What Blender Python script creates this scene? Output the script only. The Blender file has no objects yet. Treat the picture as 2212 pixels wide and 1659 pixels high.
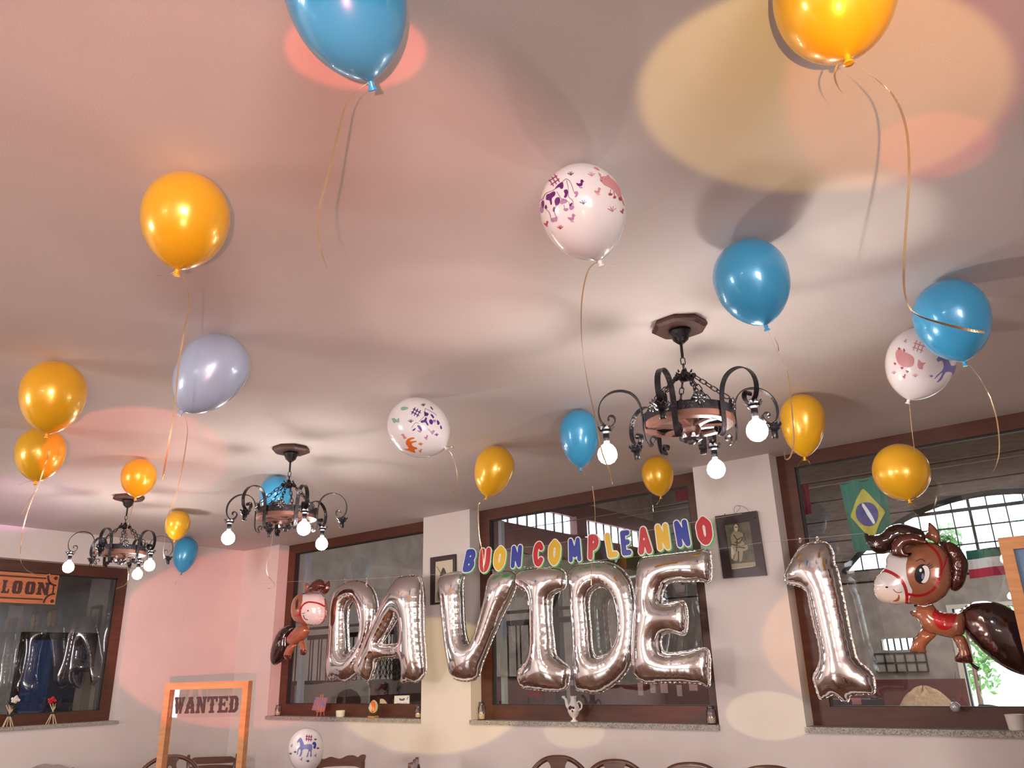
import bpy, bmesh, math, random
import numpy as np
from mathutils import Vector, Matrix
from mathutils.geometry import delaunay_2d_cdt
from mathutils.bvhtree import BVHTree
random.seed(7); np.random.seed(7)
SC = bpy.context.scene
COL = SC.collection
PI = math.pi
# ------------------------------------------------------------------ camera
F_PX = 1718.44; YAW, PITCH, ROLL = -0.668502, 0.346166, -0.0265679
CAMP = np.array([0.0, 0.0, 1.5])
_f = np.array([math.sin(YAW)*math.cos(PITCH), math.cos(YAW)*math.cos(PITCH), math.sin(PITCH)])
_r = np.cross(_f, [0, 0, 1]); _r /= np.linalg.norm(_r); _u = np.cross(_r, _f)
RGT = math.cos(ROLL)*_r + math.sin(ROLL)*_u
UPV = -math.sin(ROLL)*_r + math.cos(ROLL)*_u
FWD = _f
cam = bpy.data.objects.new('camera', bpy.data.cameras.new('camera')); COL.objects.link(cam)
cam.matrix_world = Matrix(((RGT[0], UPV[0], -FWD[0], CAMP[0]), (RGT[1], UPV[1], -FWD[1], CAMP[1]), (RGT[2], UPV[2], -FWD[2], CAMP[2]), (0, 0, 0, 1)))
cam.data.sensor_width = 36; cam.data.lens = F_PX/2212*36; cam.data.clip_start = 0.05; cam.data.clip_end = 200
SC.camera = cam
# ------------------------------------------------------------------ colour management, sky
SC.view_settings.view_transform = 'Standard'; SC.view_settings.look = 'None'
SC.view_settings.gamma = 1; SC.view_settings.use_curve_mapping = False
SC.view_settings.exposure = 0.55
W = bpy.data.worlds.new('sky'); SC.world = W; W.use_nodes = True
W.node_tree.nodes['Background'].inputs[0].default_value = (0.86, 0.93, 1, 1)
W.node_tree.nodes['Background'].inputs[1].default_value = 5.0

def ray(px, py):
    v = RGT*(px-1106) - UPV*(py-829.5) + FWD*F_PX
    return v/np.linalg.norm(v)
def aty(px, py, y): v = ray(px, py); return CAMP + v*(y/v[1])
def atx(px, py, x): v = ray(px, py); return CAMP + v*(x/v[0])
def atz(px, py, z): v = ray(px, py); return CAMP + v*((z-1.5)/v[2])
def atd(px, py, d): return CAMP + ray(px, py)*d
# ------------------------------------------------------------------ lights
def area(name, loc, rot, sx, sy, power, color=(1, 1, 1)):
    l = bpy.data.lights.new(name, 'AREA'); l.shape = 'RECTANGLE'; l.size = sx; l.size_y = sy
    l.energy = power; l.color = color
    o = bpy.data.objects.new(name, l); o.location = loc; o.rotation_euler = rot; COL.objects.link(o); return o
area('hall_lamp', (-5, 12, 6.4), (0, 0, 0), 7, 3, 260, (1, .95, .92))
area('hall_lamp', (-2, 19, 6.4), (0, 0, 0), 6, 3, 260, (1, .95, .92))
# soft fill panels added out of view, to brighten the window wall
area('front_fill', (-6.4, -4.12, 1.55), (PI/2, 0, 0), 1.6, 1.3, 100, (1, .93, .90))
area('side_fill', (3.52, -2.7, 1.5), (PI/2, 0, PI/2), 2.6, 1.5, 230, (1, .93, .90))
area('store_fill', (-10, 3.0, 2.9), (0, 0, 0), .6, .6, 10, (.9, .95, 1))  # dim fill added to lift the dark store room
# coloured spots added beside the camera, imitating lens-flare patches
BEAM_SRC = np.array([0.22, -0.30, 1.25])
def beam(px, py, a, b, color, power, blend=.25, hit='z'):
    t = atz(px, py, 2.95) if hit == 'z' else (aty(px, py, 5.6) if hit == 'y' else atx(px, py, -8.62))
    l = bpy.data.lights.new('flare_spot', 'SPOT'); l.color = color
    d = Vector(t-BEAM_SRC); dist = d.length; d.normalize()
    l.energy = power*dist*dist/max(.3, abs(d['xyz'.index(hit)]))
    l.spot_size = 2*math.atan(a/F_PX*1.0); l.spot_blend = blend; l.shadow_soft_size = 0.01
    o = bpy.data.objects.new('flare_spot', l); COL.objects.link(o)
    z = -d; x = Vector(RGT); y = z.cross(x).normalized(); x = y.cross(z).normalized()
    m = Matrix((x, y, z)).transposed().to_4x4(); m.translation = Vector(BEAM_SRC)
    o.matrix_world = m @ Matrix.Diagonal((1, b/a, 1, 1))
    return o
FLARE_BEAMS = [
 (430, 480, 790, 440, (1, .40, .30), 5.5, .45, 'z'),
 (1762, 198, 305, 168, (1, .66, .16), 11, .2, 'z'),
 (1960, 150, 200, 200, (1, .10, .10), 6, .3, 'z'),
 (770, 107, 118, 62, (1, .12, .08), 16, .12, 'z'),
 (305, 985, 158, 100, (1, .16, .12), 7, .12, 'z'),
 (40, 1085, 125, 62, (.8, .25, .75), 5, .5, 'z'),
 (2018, 315, 94, 52, (1, .15, .10), 6, .2, 'z'),
 (1872, 470, 140, 85, (1, .92, .8), 8, .7, 'z'),
 (980, 660, 230, 100, (1, .6, .55), 3, .7, 'z'),
 (560, 1372, 270, 168, (1, .18, .16), 8, .12, 'x'),
 (925, 1478, 205, 128, (1, .76, .25), 8, .15, 'y'),
 (1240, 1582, 62, 30, (1, .85, .45), 5, .3, 'y'),
 (1662, 1546, 78, 42, (1, .85, .45), 6, .12, 'y'),
 (1845, 1390, 165, 118, (1, .40, .05), 8, .2, 'y'),
 (1435, 1500, 86, 54, (1, .05, .12), 9, .1, 'y'),
]
for b_ in FLARE_BEAMS: beam(*b_)
# ------------------------------------------------------------------ materials
def mat(name, col, rough=.5, metal=0, col2=None, scale=8, bump=0, bscale=60, coat=0, emit=None, estr=0, stretch=None, alpha=None, trans=0, sss=0, spec=None):
    m = bpy.data.materials.new(name); m.use_nodes = True; nt = m.node_tree; p = nt.nodes['Principled BSDF']
    p.inputs['Base Color'].default_value = (*col, 1); p.inputs['Roughness'].default_value = rough; p.inputs['Metallic'].default_value = metal
    if coat: p.inputs['Coat Weight'].default_value = coat; p.inputs['Coat Roughness'].default_value = .05
    if emit: p.inputs['Emission Color'].default_value = (*emit, 1); p.inputs['Emission Strength'].default_value = estr
    if trans: p.inputs['Transmission Weight'].default_value = trans
    if sss: p.inputs['Subsurface Weight'].default_value = sss; p.inputs['Subsurface Radius'].default_value = (.03, .02, .01)
    if spec is not None: p.inputs['Specular IOR Level'].default_value = spec
    tc = nt.nodes.new('ShaderNodeTexCoord'); mp = nt.nodes.new('ShaderNodeMapping'); nt.links.new(tc.outputs['Object'], mp.inputs[0])
    if stretch: mp.inputs['Scale'].default_value = stretch
    if col2:
        n = nt.nodes.new('ShaderNodeTexNoise'); n.inputs['Scale'].default_value = scale; n.inputs['Detail'].default_value = 6; nt.links.new(mp.outputs[0], n.inputs[0])
        r = nt.nodes.new('ShaderNodeValToRGB'); r.color_ramp.elements[0].color = (*col, 1); r.color_ramp.elements[1].color = (*col2, 1)
        r.color_ramp.elements[0].position = .35; r.color_ramp.elements[1].position = .65
        nt.links.new(n.outputs[0], r.inputs[0]); nt.links.new(r.outputs[0], p.inputs['Base Color'])
    if bump:
        n = nt.nodes.new('ShaderNodeTexNoise'); n.inputs['Scale'].default_value = bscale; n.inputs['Detail'].default_value = 3; nt.links.new(mp.outputs[0], n.inputs[0])
        b = nt.nodes.new('ShaderNodeBump'); b.inputs['Strength'].default_value = bump; b.inputs['Distance'].default_value = .01
        nt.links.new(n.outputs[0], b.inputs['Height']); nt.links.new(b.outputs[0], p.inputs['Normal'])
    return m
def glass(name, tint=(1, 1, 1), base=.05, rough=0.0, ior=1.5):
    m = bpy.data.materials.new(name); m.use_nodes = True; nt = m.node_tree; nt.nodes.clear()
    o = nt.nodes.new('ShaderNodeOutputMaterial'); mx = nt.nodes.new('ShaderNodeMixShader'); t = nt.nodes.new('ShaderNodeBsdfTransparent'); g = nt.nodes.new('ShaderNodeBsdfGlossy')
    fr = nt.nodes.new('ShaderNodeFresnel'); fr.inputs[0].default_value = ior
    ad = nt.nodes.new('ShaderNodeMath'); ad.operation = 'ADD'; ad.inputs[1].default_value = base
    t.inputs[0].default_value = (*tint, 1); g.inputs['Roughness'].default_value = rough
    nt.links.new(fr.outputs[0], ad.inputs[0]); nt.links.new(ad.outputs[0], mx.inputs[0]); nt.links.new(t.outputs[0], mx.inputs[1]); nt.links.new(g.outputs[0], mx.inputs[2]); nt.links.new(mx.outputs[0], o.inputs[0])
    return m
M = {}
M['wall'] = mat('plaster', (.68, .615, .59), .85, col2=(.72, .655, .63), scale=3, bump=.15, bscale=220)
M['ceil'] = mat('ceiling_paint', (.63, .565, .545), .9, col2=(.66, .595, .575), scale=2, bump=.05, bscale=160)
M['floor'] = mat('terracotta_floor', (.16, .07, .04), .35, col2=(.22, .10, .06), scale=4)
M['grout'] = mat('grout', (.10, .07, .05), .8)
M['fwood'] = mat('stained_window_wood', (.070, .020, .010), .42, col2=(.100, .030, .014), scale=3, stretch=(1, 1, 8), coat=.05, bump=.1, bscale=30)
M['gasket'] = mat('dark_gasket', (.012, .01, .01), .5)
M['glass'] = glass('window_glass', (.88, .92, .93), .07)
M['hglass'] = glass('hall_glass', (.95, .98, 1), .02)
M['stone'] = mat('granite_sill', (.16, .145, .13), .4, col2=(.50, .46, .42), scale=140, bump=.1)
M['iron'] = mat('wrought_iron', (.016, .014, .017), .34, .6, col2=(.035, .03, .035), scale=30, bump=.35, bscale=90)
M['ironlite'] = mat('polished_iron', (.15, .14, .15), .28, .9, bump=.3, bscale=60)
M['plate'] = mat('brown_wood_plate', (.050, .017, .011), .5, col2=(.075, .027, .018), scale=6, stretch=(1, 6, 1))
M['copper'] = mat('copper_wood', (.085, .032, .022), .45, .0, col2=(.13, .055, .04), scale=8, stretch=(1, 5, 1))
M['bulb'] = mat('lit_bulb', (1, 1, 1), .3, emit=(1, .90, .82), estr=105)
M['foil'] = mat('silver_foil', (.93, .93, .94), .10, 1, bump=.07, bscale=14)
M['seam'] = mat('silver_seam', (.85, .84, .83), .16, 1, bump=.5, bscale=120)
M['gold'] = mat('yellow_latex', (.82, .44, .016), .27, .2, coat=.5, sss=.15)
M['blue'] = mat('blue_latex', (.05, .36, .66), .27, .1, coat=.5, sss=.15)
M['pale'] = mat('pale_blue_latex', (.40, .50, .68), .27, .1, coat=.5, sss=.1)
M['white'] = mat('white_latex', (.84, .80, .82), .22, 0, coat=.6, sss=.2)
M['ribbon'] = mat('gold_ribbon', (.66, .48, .29), .25, .85)
def ink(n, c, r=.35): M[n] = mat(n+'_ink', c, r)
for n, c in dict(purple=(.13, .01, .17), violet=(.08, .02, .22), plum=(.30, .03, .16), pinkp=(.62, .28, .30), pinkd=(.40, .06, .10), lilac=(.42, .22, .42), horseb=(.20, .22, .50), navyp=(.04, .05, .30), orangep=(.75, .16, .03), greenp=(.28, .48, .40), greyi=(.10, .09, .12), redi=(.50, .010, .018), bluei=(.010, .035, .33), yeli=(.74, .46, .015), greeni=(.08, .42, .09), whitei=(.82, .80, .78), blacki=(.01, .01, .012), sepia=(.36, .30, .20), sepial=(.62, .54, .40), sepiad=(.07, .055, .04), brinkd=(.05, .012, .010)).items(): ink(n, c)
M['tan'] = mat('tan_foil', (.34, .125, .065), .16, .15, coat=.7, bump=.05, bscale=30)
M['brown'] = mat('brown_foil', (.10, .022, .014), .14, .25, coat=.8, bump=.05, bscale=30)
M['dark'] = mat('dark_brown_foil', (.030, .008, .006), .12, .3, coat=.8, bump=.05, bscale=30)
M['hwhite'] = mat('white_foil', (.74, .70, .70), .18, .1, coat=.6)
M['hred'] = mat('red_foil', (.42, .012, .016), .16, .2, coat=.7)
M['pine'] = mat('orange_pine', (.50, .20, .06), .45, col2=(.62, .28, .10), scale=5, stretch=(1, 1, 7))
M['sign'] = mat('painted_sign_wood', (.48, .13, .04), .5, col2=(.60, .20, .07), scale=5, stretch=(1, 1, 9))
M['signd'] = mat('dark_sign_paint', (.050, .010, .008), .5)
M['chair'] = mat('dark_chair_wood', (.085, .028, .014), .3, col2=(.12, .042, .022), scale=6, coat=.4, stretch=(1, 1, 6))
M['board'] = mat('blue_board', (.10, .19, .34), .5, col2=(.13, .23, .38), scale=4)
M['pframe'] = mat('dark_picture_frame', (.035, .018, .022), .35, coat=.3)
M['china'] = mat('white_china', (.80, .74, .68), .2, coat=.5)
M['string'] = mat('thin_string', (.55, .48, .42), .6)
M['twine'] = mat('brown_twine', (.16, .13, .09), .8)
M['jar'] = glass('jar_glass', (.98, .98, .97), .12)
M['straw'] = mat('straw', (.66, .52, .34), .7)
M['hallw'] = mat('hall_plaster', (.34, .31, .29), .9, col2=(.46, .43, .41), scale=3, bump=.3, bscale=8)
M['hpanel'] = mat('rough_concrete_panel', (.24, .20, .19), .9, col2=(.33, .29, .27), scale=5, bump=.8, bscale=9, stretch=(.6, 1, 3))
M['joint'] = mat('dark_joint', (.03, .025, .025), .9)
M['maroon'] = mat('maroon_paint', (.13, .035, .038), .6, col2=(.18, .055, .055), scale=3)
M['steel'] = mat('dark_green_steel', (.02, .032, .035), .5)
M['bars'] = mat('dark_stall_bars', (.03, .028, .032), .45, .4)
M['sand'] = mat('sand', (.42, .27, .16), .95, col2=(.56, .38, .24), scale=12, bump=.7, bscale=30)
M['flagg'] = mat('green_cloth', (.01, .12, .08), .8); M['flagy'] = mat('yellow_cloth', (.42, .36, .05), .8); M['flagb'] = mat('indigo_cloth', (.05, .05, .20), .8)
M['flagw'] = mat('white_cloth', (.70, .70, .72), .8); M['flagr'] = mat('red_cloth', (.45, .03, .07), .8); M['flagp'] = mat('pink_cloth', (.62, .12, .35), .8)
M['leaf'] = mat('green_leaves', (.10, .28, .07), .6, col2=(.22, .42, .14), scale=9)
M['grass'] = mat('pale_ground', (.55, .56, .45), .9, col2=(.65, .66, .52), scale=2)
M['jamb'] = mat('pale_blue_metal', (.42, .46, .52), .5)
M['paper'] = mat('white_paper', (.78, .76, .72), .7)
M['darkcloth'] = mat('dark_blue_cloth', (.03, .035, .07), .8)
M['blacki'].node_tree.nodes['Principled BSDF'].inputs['Specular IOR Level'].default_value = .15
# ------------------------------------------------------------------ object helpers
def link(o, parent=None):
    COL.objects.link(o)
    if parent is not None: o.parent = parent
    return o
BV = {}
def mesh(name, verts, faces, m=None, parent=None, smooth=False, origin=None, bv=False):
    """verts are world coordinates; origin = world point the object sits at (parents never rotate)"""
    verts = np.asarray(verts, float)
    pw = np.array(parent['_w']) if parent is not None else np.zeros(3)
    if origin is None: origin = pw if parent is not None else verts.mean(0)
    origin = np.array(origin, float)
    me = bpy.data.meshes.new(name); me.from_pydata((verts-origin).tolist(), [], [list(map(int, f)) for f in faces]); me.update()
    if m is not None:
        for mm in (m if isinstance(m, list) else [m]): me.materials.append(mm)
    if smooth: me.polygons.foreach_set('use_smooth', [True]*len(me.polygons))
    o = bpy.data.objects.new(name, me); o.location = origin-pw; o['_w'] = [float(v) for v in origin]
    link(o, parent)
    if bv: BV[o.name] = BVHTree.FromPolygons([Vector(v) for v in verts], [list(map(int, f)) for f in faces])
    return o
def empty(name, loc, label=None, cat=None, group=None):
    o = bpy.data.objects.new(name, None); o.location = loc; o['_w'] = [float(v) for v in loc]; o.empty_display_size = .05; link(o)
    return tag(o, label, cat, group)
def tag(o, label=None, cat=None, group=None, kind=None):
    if label: o['label'] = label
    if cat: o['category'] = cat
    if group: o['group'] = group
    if kind: o['kind'] = kind
    return o
class G:
    def __init__(s): s.v = []; s.f = []
    def add(s, v, f):
        n = len(s.v); s.v += [tuple(map(float, p)) for p in v]; s.f += [tuple(i+n for i in q) for q in f]; return s
    def box(s, a, b):
        x0, y0, z0 = a; x1, y1, z1 = b
        return s.add([(x0, y0, z0), (x1, y0, z0), (x1, y1, z0), (x0, y1, z0), (x0, y0, z1), (x1, y0, z1), (x1, y1, z1), (x0, y1, z1)],
                     [(3, 2, 1, 0), (4, 5, 6, 7), (0, 1, 5, 4), (1, 2, 6, 5), (2, 3, 7, 6), (3, 0, 4, 7)])
    def tube(s, pts, r, n=8, closed=False, flat=None, ref=None):
        """swept tube; r number or list; flat=(w,t) gives a rectangular strip with ref vector as width direction"""
        P = np.array(pts, float); N = len(P); v = []; f = []
        T = np.zeros_like(P)
        for i in range(N):
            a = P[(i-1) % N] if (closed or i > 0) else P[i]; b = P[(i+1) % N] if (closed or i < N-1) else P[i]
            t = b-a; T[i] = t/(np.linalg.norm(t)+1e-12)
        if ref is None:
            u = np.cross(T[0], [0.123, .456, .88]); u /= np.linalg.norm(u)
        for i in range(N):
            if ref is not None: u = np.array(ref, float) if np.ndim(ref) == 1 else np.array(ref[i], float)
            u = u - T[i]*np.dot(u, T[i]); u /= (np.linalg.norm(u)+1e-12); w = np.cross(T[i], u)
            rr = r[i] if np.ndim(r) else r
            if flat:
                a_, b_ = flat[0]/2*rr, flat[1]/2
                q = [u*a_+w*b_, -u*a_+w*b_, -u*a_-w*b_, u*a_-w*b_]
            else: q = [rr*(math.cos(2*PI*k/n)*u+math.sin(2*PI*k/n)*w) for k in range(n)]
            v += [P[i]+k for k in q]
        m = 4 if flat else n
        for i in range(N if closed else N-1):
            j = (i+1) % N
            for k in range(m): f.append((i*m+k, i*m+(k+1) % m, j*m+(k+1) % m, j*m+k))
        if not closed: f.append(tuple(range(m))[::-1]); f.append(tuple((N-1)*m+k for k in range(m)))
        return s.add(v, f)
    def lathe(s, prof, c=(0, 0, 0), n=24, axis=None, cap=True):
        """prof list of (r,z); axis optional 3x3 columns"""
        A = np.eye(3) if axis is None else axis; v = []; f = []
        for r, z in prof:
            for k in range(n): v.append(np.array(c)+A@np.array([r*math.cos(2*PI*k/n), r*math.sin(2*PI*k/n), z]))
        m = len(prof)
        for i in range(m-1):
            for k in range(n): f.append((i*n+k, i*n+(k+1) % n, (i+1)*n+(k+1) % n, (i+1)*n+k))
        if cap: f.append(tuple(range(n))[::-1]); f.append(tuple((m-1)*n+k for k in range(n)))
        return s.add(v, f)
    def ell(s, c, r, n=12, m=8):
        prof = [(max(1e-4, math.sin(PI*i/m)), -math.cos(PI*i/m)) for i in range(m+1)]
        A = np.diag([r[0], r[1], r[2]] if np.ndim(r) else [r]*3)
        return s.lathe(prof, c, n, A)
    def rot(s, c, ang, ax='z'):
        R_ = np.array(Matrix.Rotation(ang, 3, ax.upper())); c = np.array(c)
        s.v = [tuple(c+R_@(np.array(p)-c)) for p in s.v]; return s
    def build(s, name, m, parent=None, smooth=False, origin=None, bv=False): return mesh(name, s.v, s.f, m, parent, smooth, origin, bv)
def copy_tree(o, delta, parent=None):
    """copy a thing with its parts and sub-parts"""
    c = o.copy(); COL.objects.link(c)
    if parent is None: c.location = Vector(o.location)+Vector(delta); c['_w'] = [a+b for a, b in zip(o['_w'], delta)]
    else: c.parent = parent
    for ch in list(o.children): copy_tree(ch, delta, c)
    return c
def frame_axes(ax):
    a = np.array(ax, float); a /= np.linalg.norm(a)
    x = np.cross(a, [0, 1, 0.01]); x /= np.linalg.norm(x); y = np.cross(a, x)
    return np.array([x, y, a]).T
# ------------------------------------------------------------------ 2-D shape tools (signed distance, contour, fill, inflate)
def smooth_loop(pts, per=6):
    P = np.array(pts, float); n = len(P); out = []
    for i in range(n):
        p0, p1, p2, p3 = P[(i-1) % n], P[i], P[(i+1) % n], P[(i+2) % n]
        for k in range(per):
            t = k/per
            out.append(.5*((2*p1)+(-p0+p2)*t+(2*p0-5*p1+4*p2-p3)*t*t+(-p0+3*p1-3*p2+p3)*t**3))
    return np.array(out)
def smooth_line(pts, per=6):
    P = [np.array(p, float) for p in pts]; P = [2*P[0]-P[1]]+P+[2*P[-1]-P[-2]]; out = []
    for i in range(1, len(P)-2):
        p0, p1, p2, p3 = P[i-1:i+3]
        for k in range(per):
            t = k/per; out.append(.5*((2*p1)+(-p0+p2)*t+(2*p0-5*p1+4*p2-p3)*t*t+(-p0+3*p1-3*p2+p3)*t**3))
    out.append(P[-2]); return np.array(out)
def d_seg(P, A, B):
    """distance of points P (N,2) to segments A->B (M,2)"""
    d = np.full(len(P), 1e9); arg = np.zeros(len(P))
    AB = B-A; L2 = (AB**2).sum(1)+1e-18
    for i0 in range(0, len(P), 4000):
        Q = P[i0:i0+4000]
        t = np.clip(((Q[:, None]-A[None])*AB[None]).sum(2)/L2, 0, 1)
        D = np.hypot(Q[:, None, 0]-A[None, :, 0]-t*AB[None, :, 0], Q[:, None, 1]-A[None, :, 1]-t*AB[None, :, 1])
        k = D.argmin(1); d[i0:i0+4000] = D[np.arange(len(Q)), k]; arg[i0:i0+4000] = k+t[np.arange(len(Q)), k]
    return d, arg
def inside(P, loop):
    x, y = P[:, 0], P[:, 1]; c = np.zeros(len(P), bool); n = len(loop)
    for i in range(n):
        x1, y1 = loop[i]; x2, y2 = loop[(i+1) % n]
        if y1 == y2: continue
        h = (y1 > y) != (y2 > y); c ^= h & (x < (x2-x1)*(y-y1)/(y2-y1)+x1)
    return c
class Shape:
    """union of polygons / strokes minus holes, 2-D"""
    def __init__(s): s.add = []; s.sub = []
    def poly(s, pts, smooth=True, per=6): s.add.append(('p', smooth_loop(pts, per) if smooth else np.array(pts, float))); return s
    def hole(s, pts, smooth=True, per=6): s.sub.append(('p', smooth_loop(pts, per) if smooth else np.array(pts, float))); return s
    def stroke(s, pts, r, smooth=True): s.add.append(('s', smooth_line(pts) if smooth and len(pts) > 2 else np.array(pts, float), r)); return s
    def _one(s, it, P):
        if it[0] == 'p':
            d, _ = d_seg(P, it[1], np.roll(it[1], -1, 0)); return np.where(inside(P, it[1]), -d, d)
        d, _ = d_seg(P, it[1][:-1], it[1][1:]); return d-it[2]
    def f(s, P):
        d = np.min([s._one(i, P) for i in s.add], 0)
        for i in s.sub: d = np.maximum(d, -s._one(i, P))
        return d
    def bbox(s):
        lo = np.min([i[1].min(0)-(i[2] if i[0] == 's' else 0) for i in s.add], 0); hi = np.max([i[1].max(0)+(i[2] if i[0] == 's' else 0) for i in s.add], 0)
        return lo, hi
def contours(S, h, level=0.0):
    lo, hi = S.bbox(); lo = lo-max(level, 0)-2*h; hi = hi+max(level, 0)+2*h
    nx = int((hi[0]-lo[0])/h)+2; ny = int((hi[1]-lo[1])/h)+2
    X, Y = np.meshgrid(lo[0]+h*np.arange(nx), lo[1]+h*np.arange(ny), indexing='ij')
    V = S.f(np.c_[X.ravel(), Y.ravel()]).reshape(nx, ny)-level; V[np.abs(V) < 1e-9] = 1e-9
    nxt = {}; pos = {}
    def ek(i, j, k):  # edge id: k=0 along x from (i,j), k=1 along y
        key = (i, j, k)
        if key not in pos:
            a = V[i, j]; b = V[i+1, j] if k == 0 else V[i, j+1]; t = a/(a-b)
            pos[key] = (X[i, j]+(h*t if k == 0 else 0), Y[i, j]+(h*t if k == 1 else 0))
        return key
    ins = V < 0
    mixed = np.argwhere((ins[:-1, :-1] != ins[1:, :-1]) | (ins[:-1, :-1] != ins[:-1, 1:]) | (ins[:-1, :-1] != ins[1:, 1:]))
    T = {1: [(3, 0)], 2: [(0, 1)], 3: [(3, 1)], 4: [(1, 2)], 5: [(3, 2), (1, 0)], 6: [(0, 2)], 7: [(3, 2)], 8: [(2, 3)], 9: [(2, 0)], 10: [(0, 3), (2, 1)], 11: [(2, 1)], 12: [(1, 3)], 13: [(1, 0)], 14: [(0, 3)]}
    for i, j in mixed:
        c = ins[i, j]*1+ins[i+1, j]*2+ins[i+1, j+1]*4+ins[i, j+1]*8
        E = [lambda: ek(i, j, 0), lambda: ek(i+1, j, 1), lambda: ek(i, j+1, 0), lambda: ek(i, j, 1)]
        for a, b in T.get(int(c), []): nxt[E[a]()] = E[b]()
    loops = []
    while nxt:
        k, v = next(iter(nxt.items())); L = [k]; del nxt[k]
        while v in nxt: L.append(v); w = nxt[v]; del nxt[v]; v = w
        P = np.array([pos[q] for q in L])
        if len(P) > 5: loops.append(P)
    return loops
def resample(L, h):
    P = np.vstack([L, L[:1]]); s = np.r_[0, np.cumsum(np.hypot(*np.diff(P, axis=0).T))]; n = max(6, int(round(s[-1]/h)))
    q = np.linspace(0, s[-1], n+1)[:-1]; return np.c_[np.interp(q, s, P[:, 0]), np.interp(q, s, P[:, 1])]
def fill(S, h, level=0.0, interior=True, hb=None):
    """returns verts2d, tris, nboundary, loops(index ranges)"""
    hb = hb or h
    loops = [resample(l, hb) for l in contours(S, min(hb, h)*.8, level)]
    V = np.vstack(loops); E = []; rg = []; k = 0
    for l in loops: n = len(l); E += [(k+i, k+(i+1) % n) for i in range(n)]; rg.append((k, n)); k += n
    nb = len(V)
    if interior:
        lo, hi = V.min(0), V.max(0); pts = []
        for r_, y in enumerate(np.arange(lo[1], hi[1], h*.866)):
            xs = np.arange(lo[0]+(h/2 if r_ % 2 else 0), hi[0], h); pts.append(np.c_[xs, np.full(len(xs), y)])
        Q = np.vstack(pts); Q = Q[S.f(Q) < level-.6*h]; V = np.vstack([V, Q])
    vo, eo, fo, ov, oe, of = delaunay_2d_cdt([Vector(p) for p in V], E, [], 0, 1e-7)
    VV = np.array([list(p) for p in vo]); C = np.array([VV[list(t)].mean(0) for t in fo]); ok = S.f(C) < level
    tris = [tuple(t) for t, o in zip(fo, ok) if o]
    orig = [o[0] if o else -1 for o in ov]
    isb = np.array([o >= 0 and o < nb for o in orig])
    return VV, tris, isb, loops
def ground(S, h):
    """membrane height field sqrt(u), lap u=-2"""
    lo, hi = S.bbox(); lo = lo-2*h; hi = hi+2*h; nx = int((hi[0]-lo[0])/h)+2; ny = int((hi[1]-lo[1])/h)+2
    X, Y = np.meshgrid(lo[0]+h*np.arange(nx), lo[1]+h*np.arange(ny), indexing='ij')
    D = -S.f(np.c_[X.ravel(), Y.ravel()]).reshape(nx, ny); m = D > 0
    u = np.where(m, D*D*.5+D*.02, 0); w = 1.85; par = (np.add.outer(np.arange(nx), np.arange(ny)) % 2) == 0
    for it in range(260):
        for c in (par, ~par):
            a = np.zeros_like(u); a[1:-1, 1:-1] = (u[2:, 1:-1]+u[:-2, 1:-1]+u[1:-1, 2:]+u[1:-1, :-2]+2*h*h)/4
            k = c & m; u[k] += w*(a[k]-u[k])
    def ev(P):
        gx = np.clip((P[:, 0]-lo[0])/h, 0, nx-1.001); gy = np.clip((P[:, 1]-lo[1])/h, 0, ny-1.001); i = gx.astype(int); j = gy.astype(int); a = gx-i; b = gy-j
        return np.sqrt(np.maximum(0, (1-a)*(1-b)*u[i, j]+a*(1-b)*u[i+1, j]+(1-a)*b*u[i, j+1]+a*b*u[i+1, j+1]))
    return ev
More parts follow.
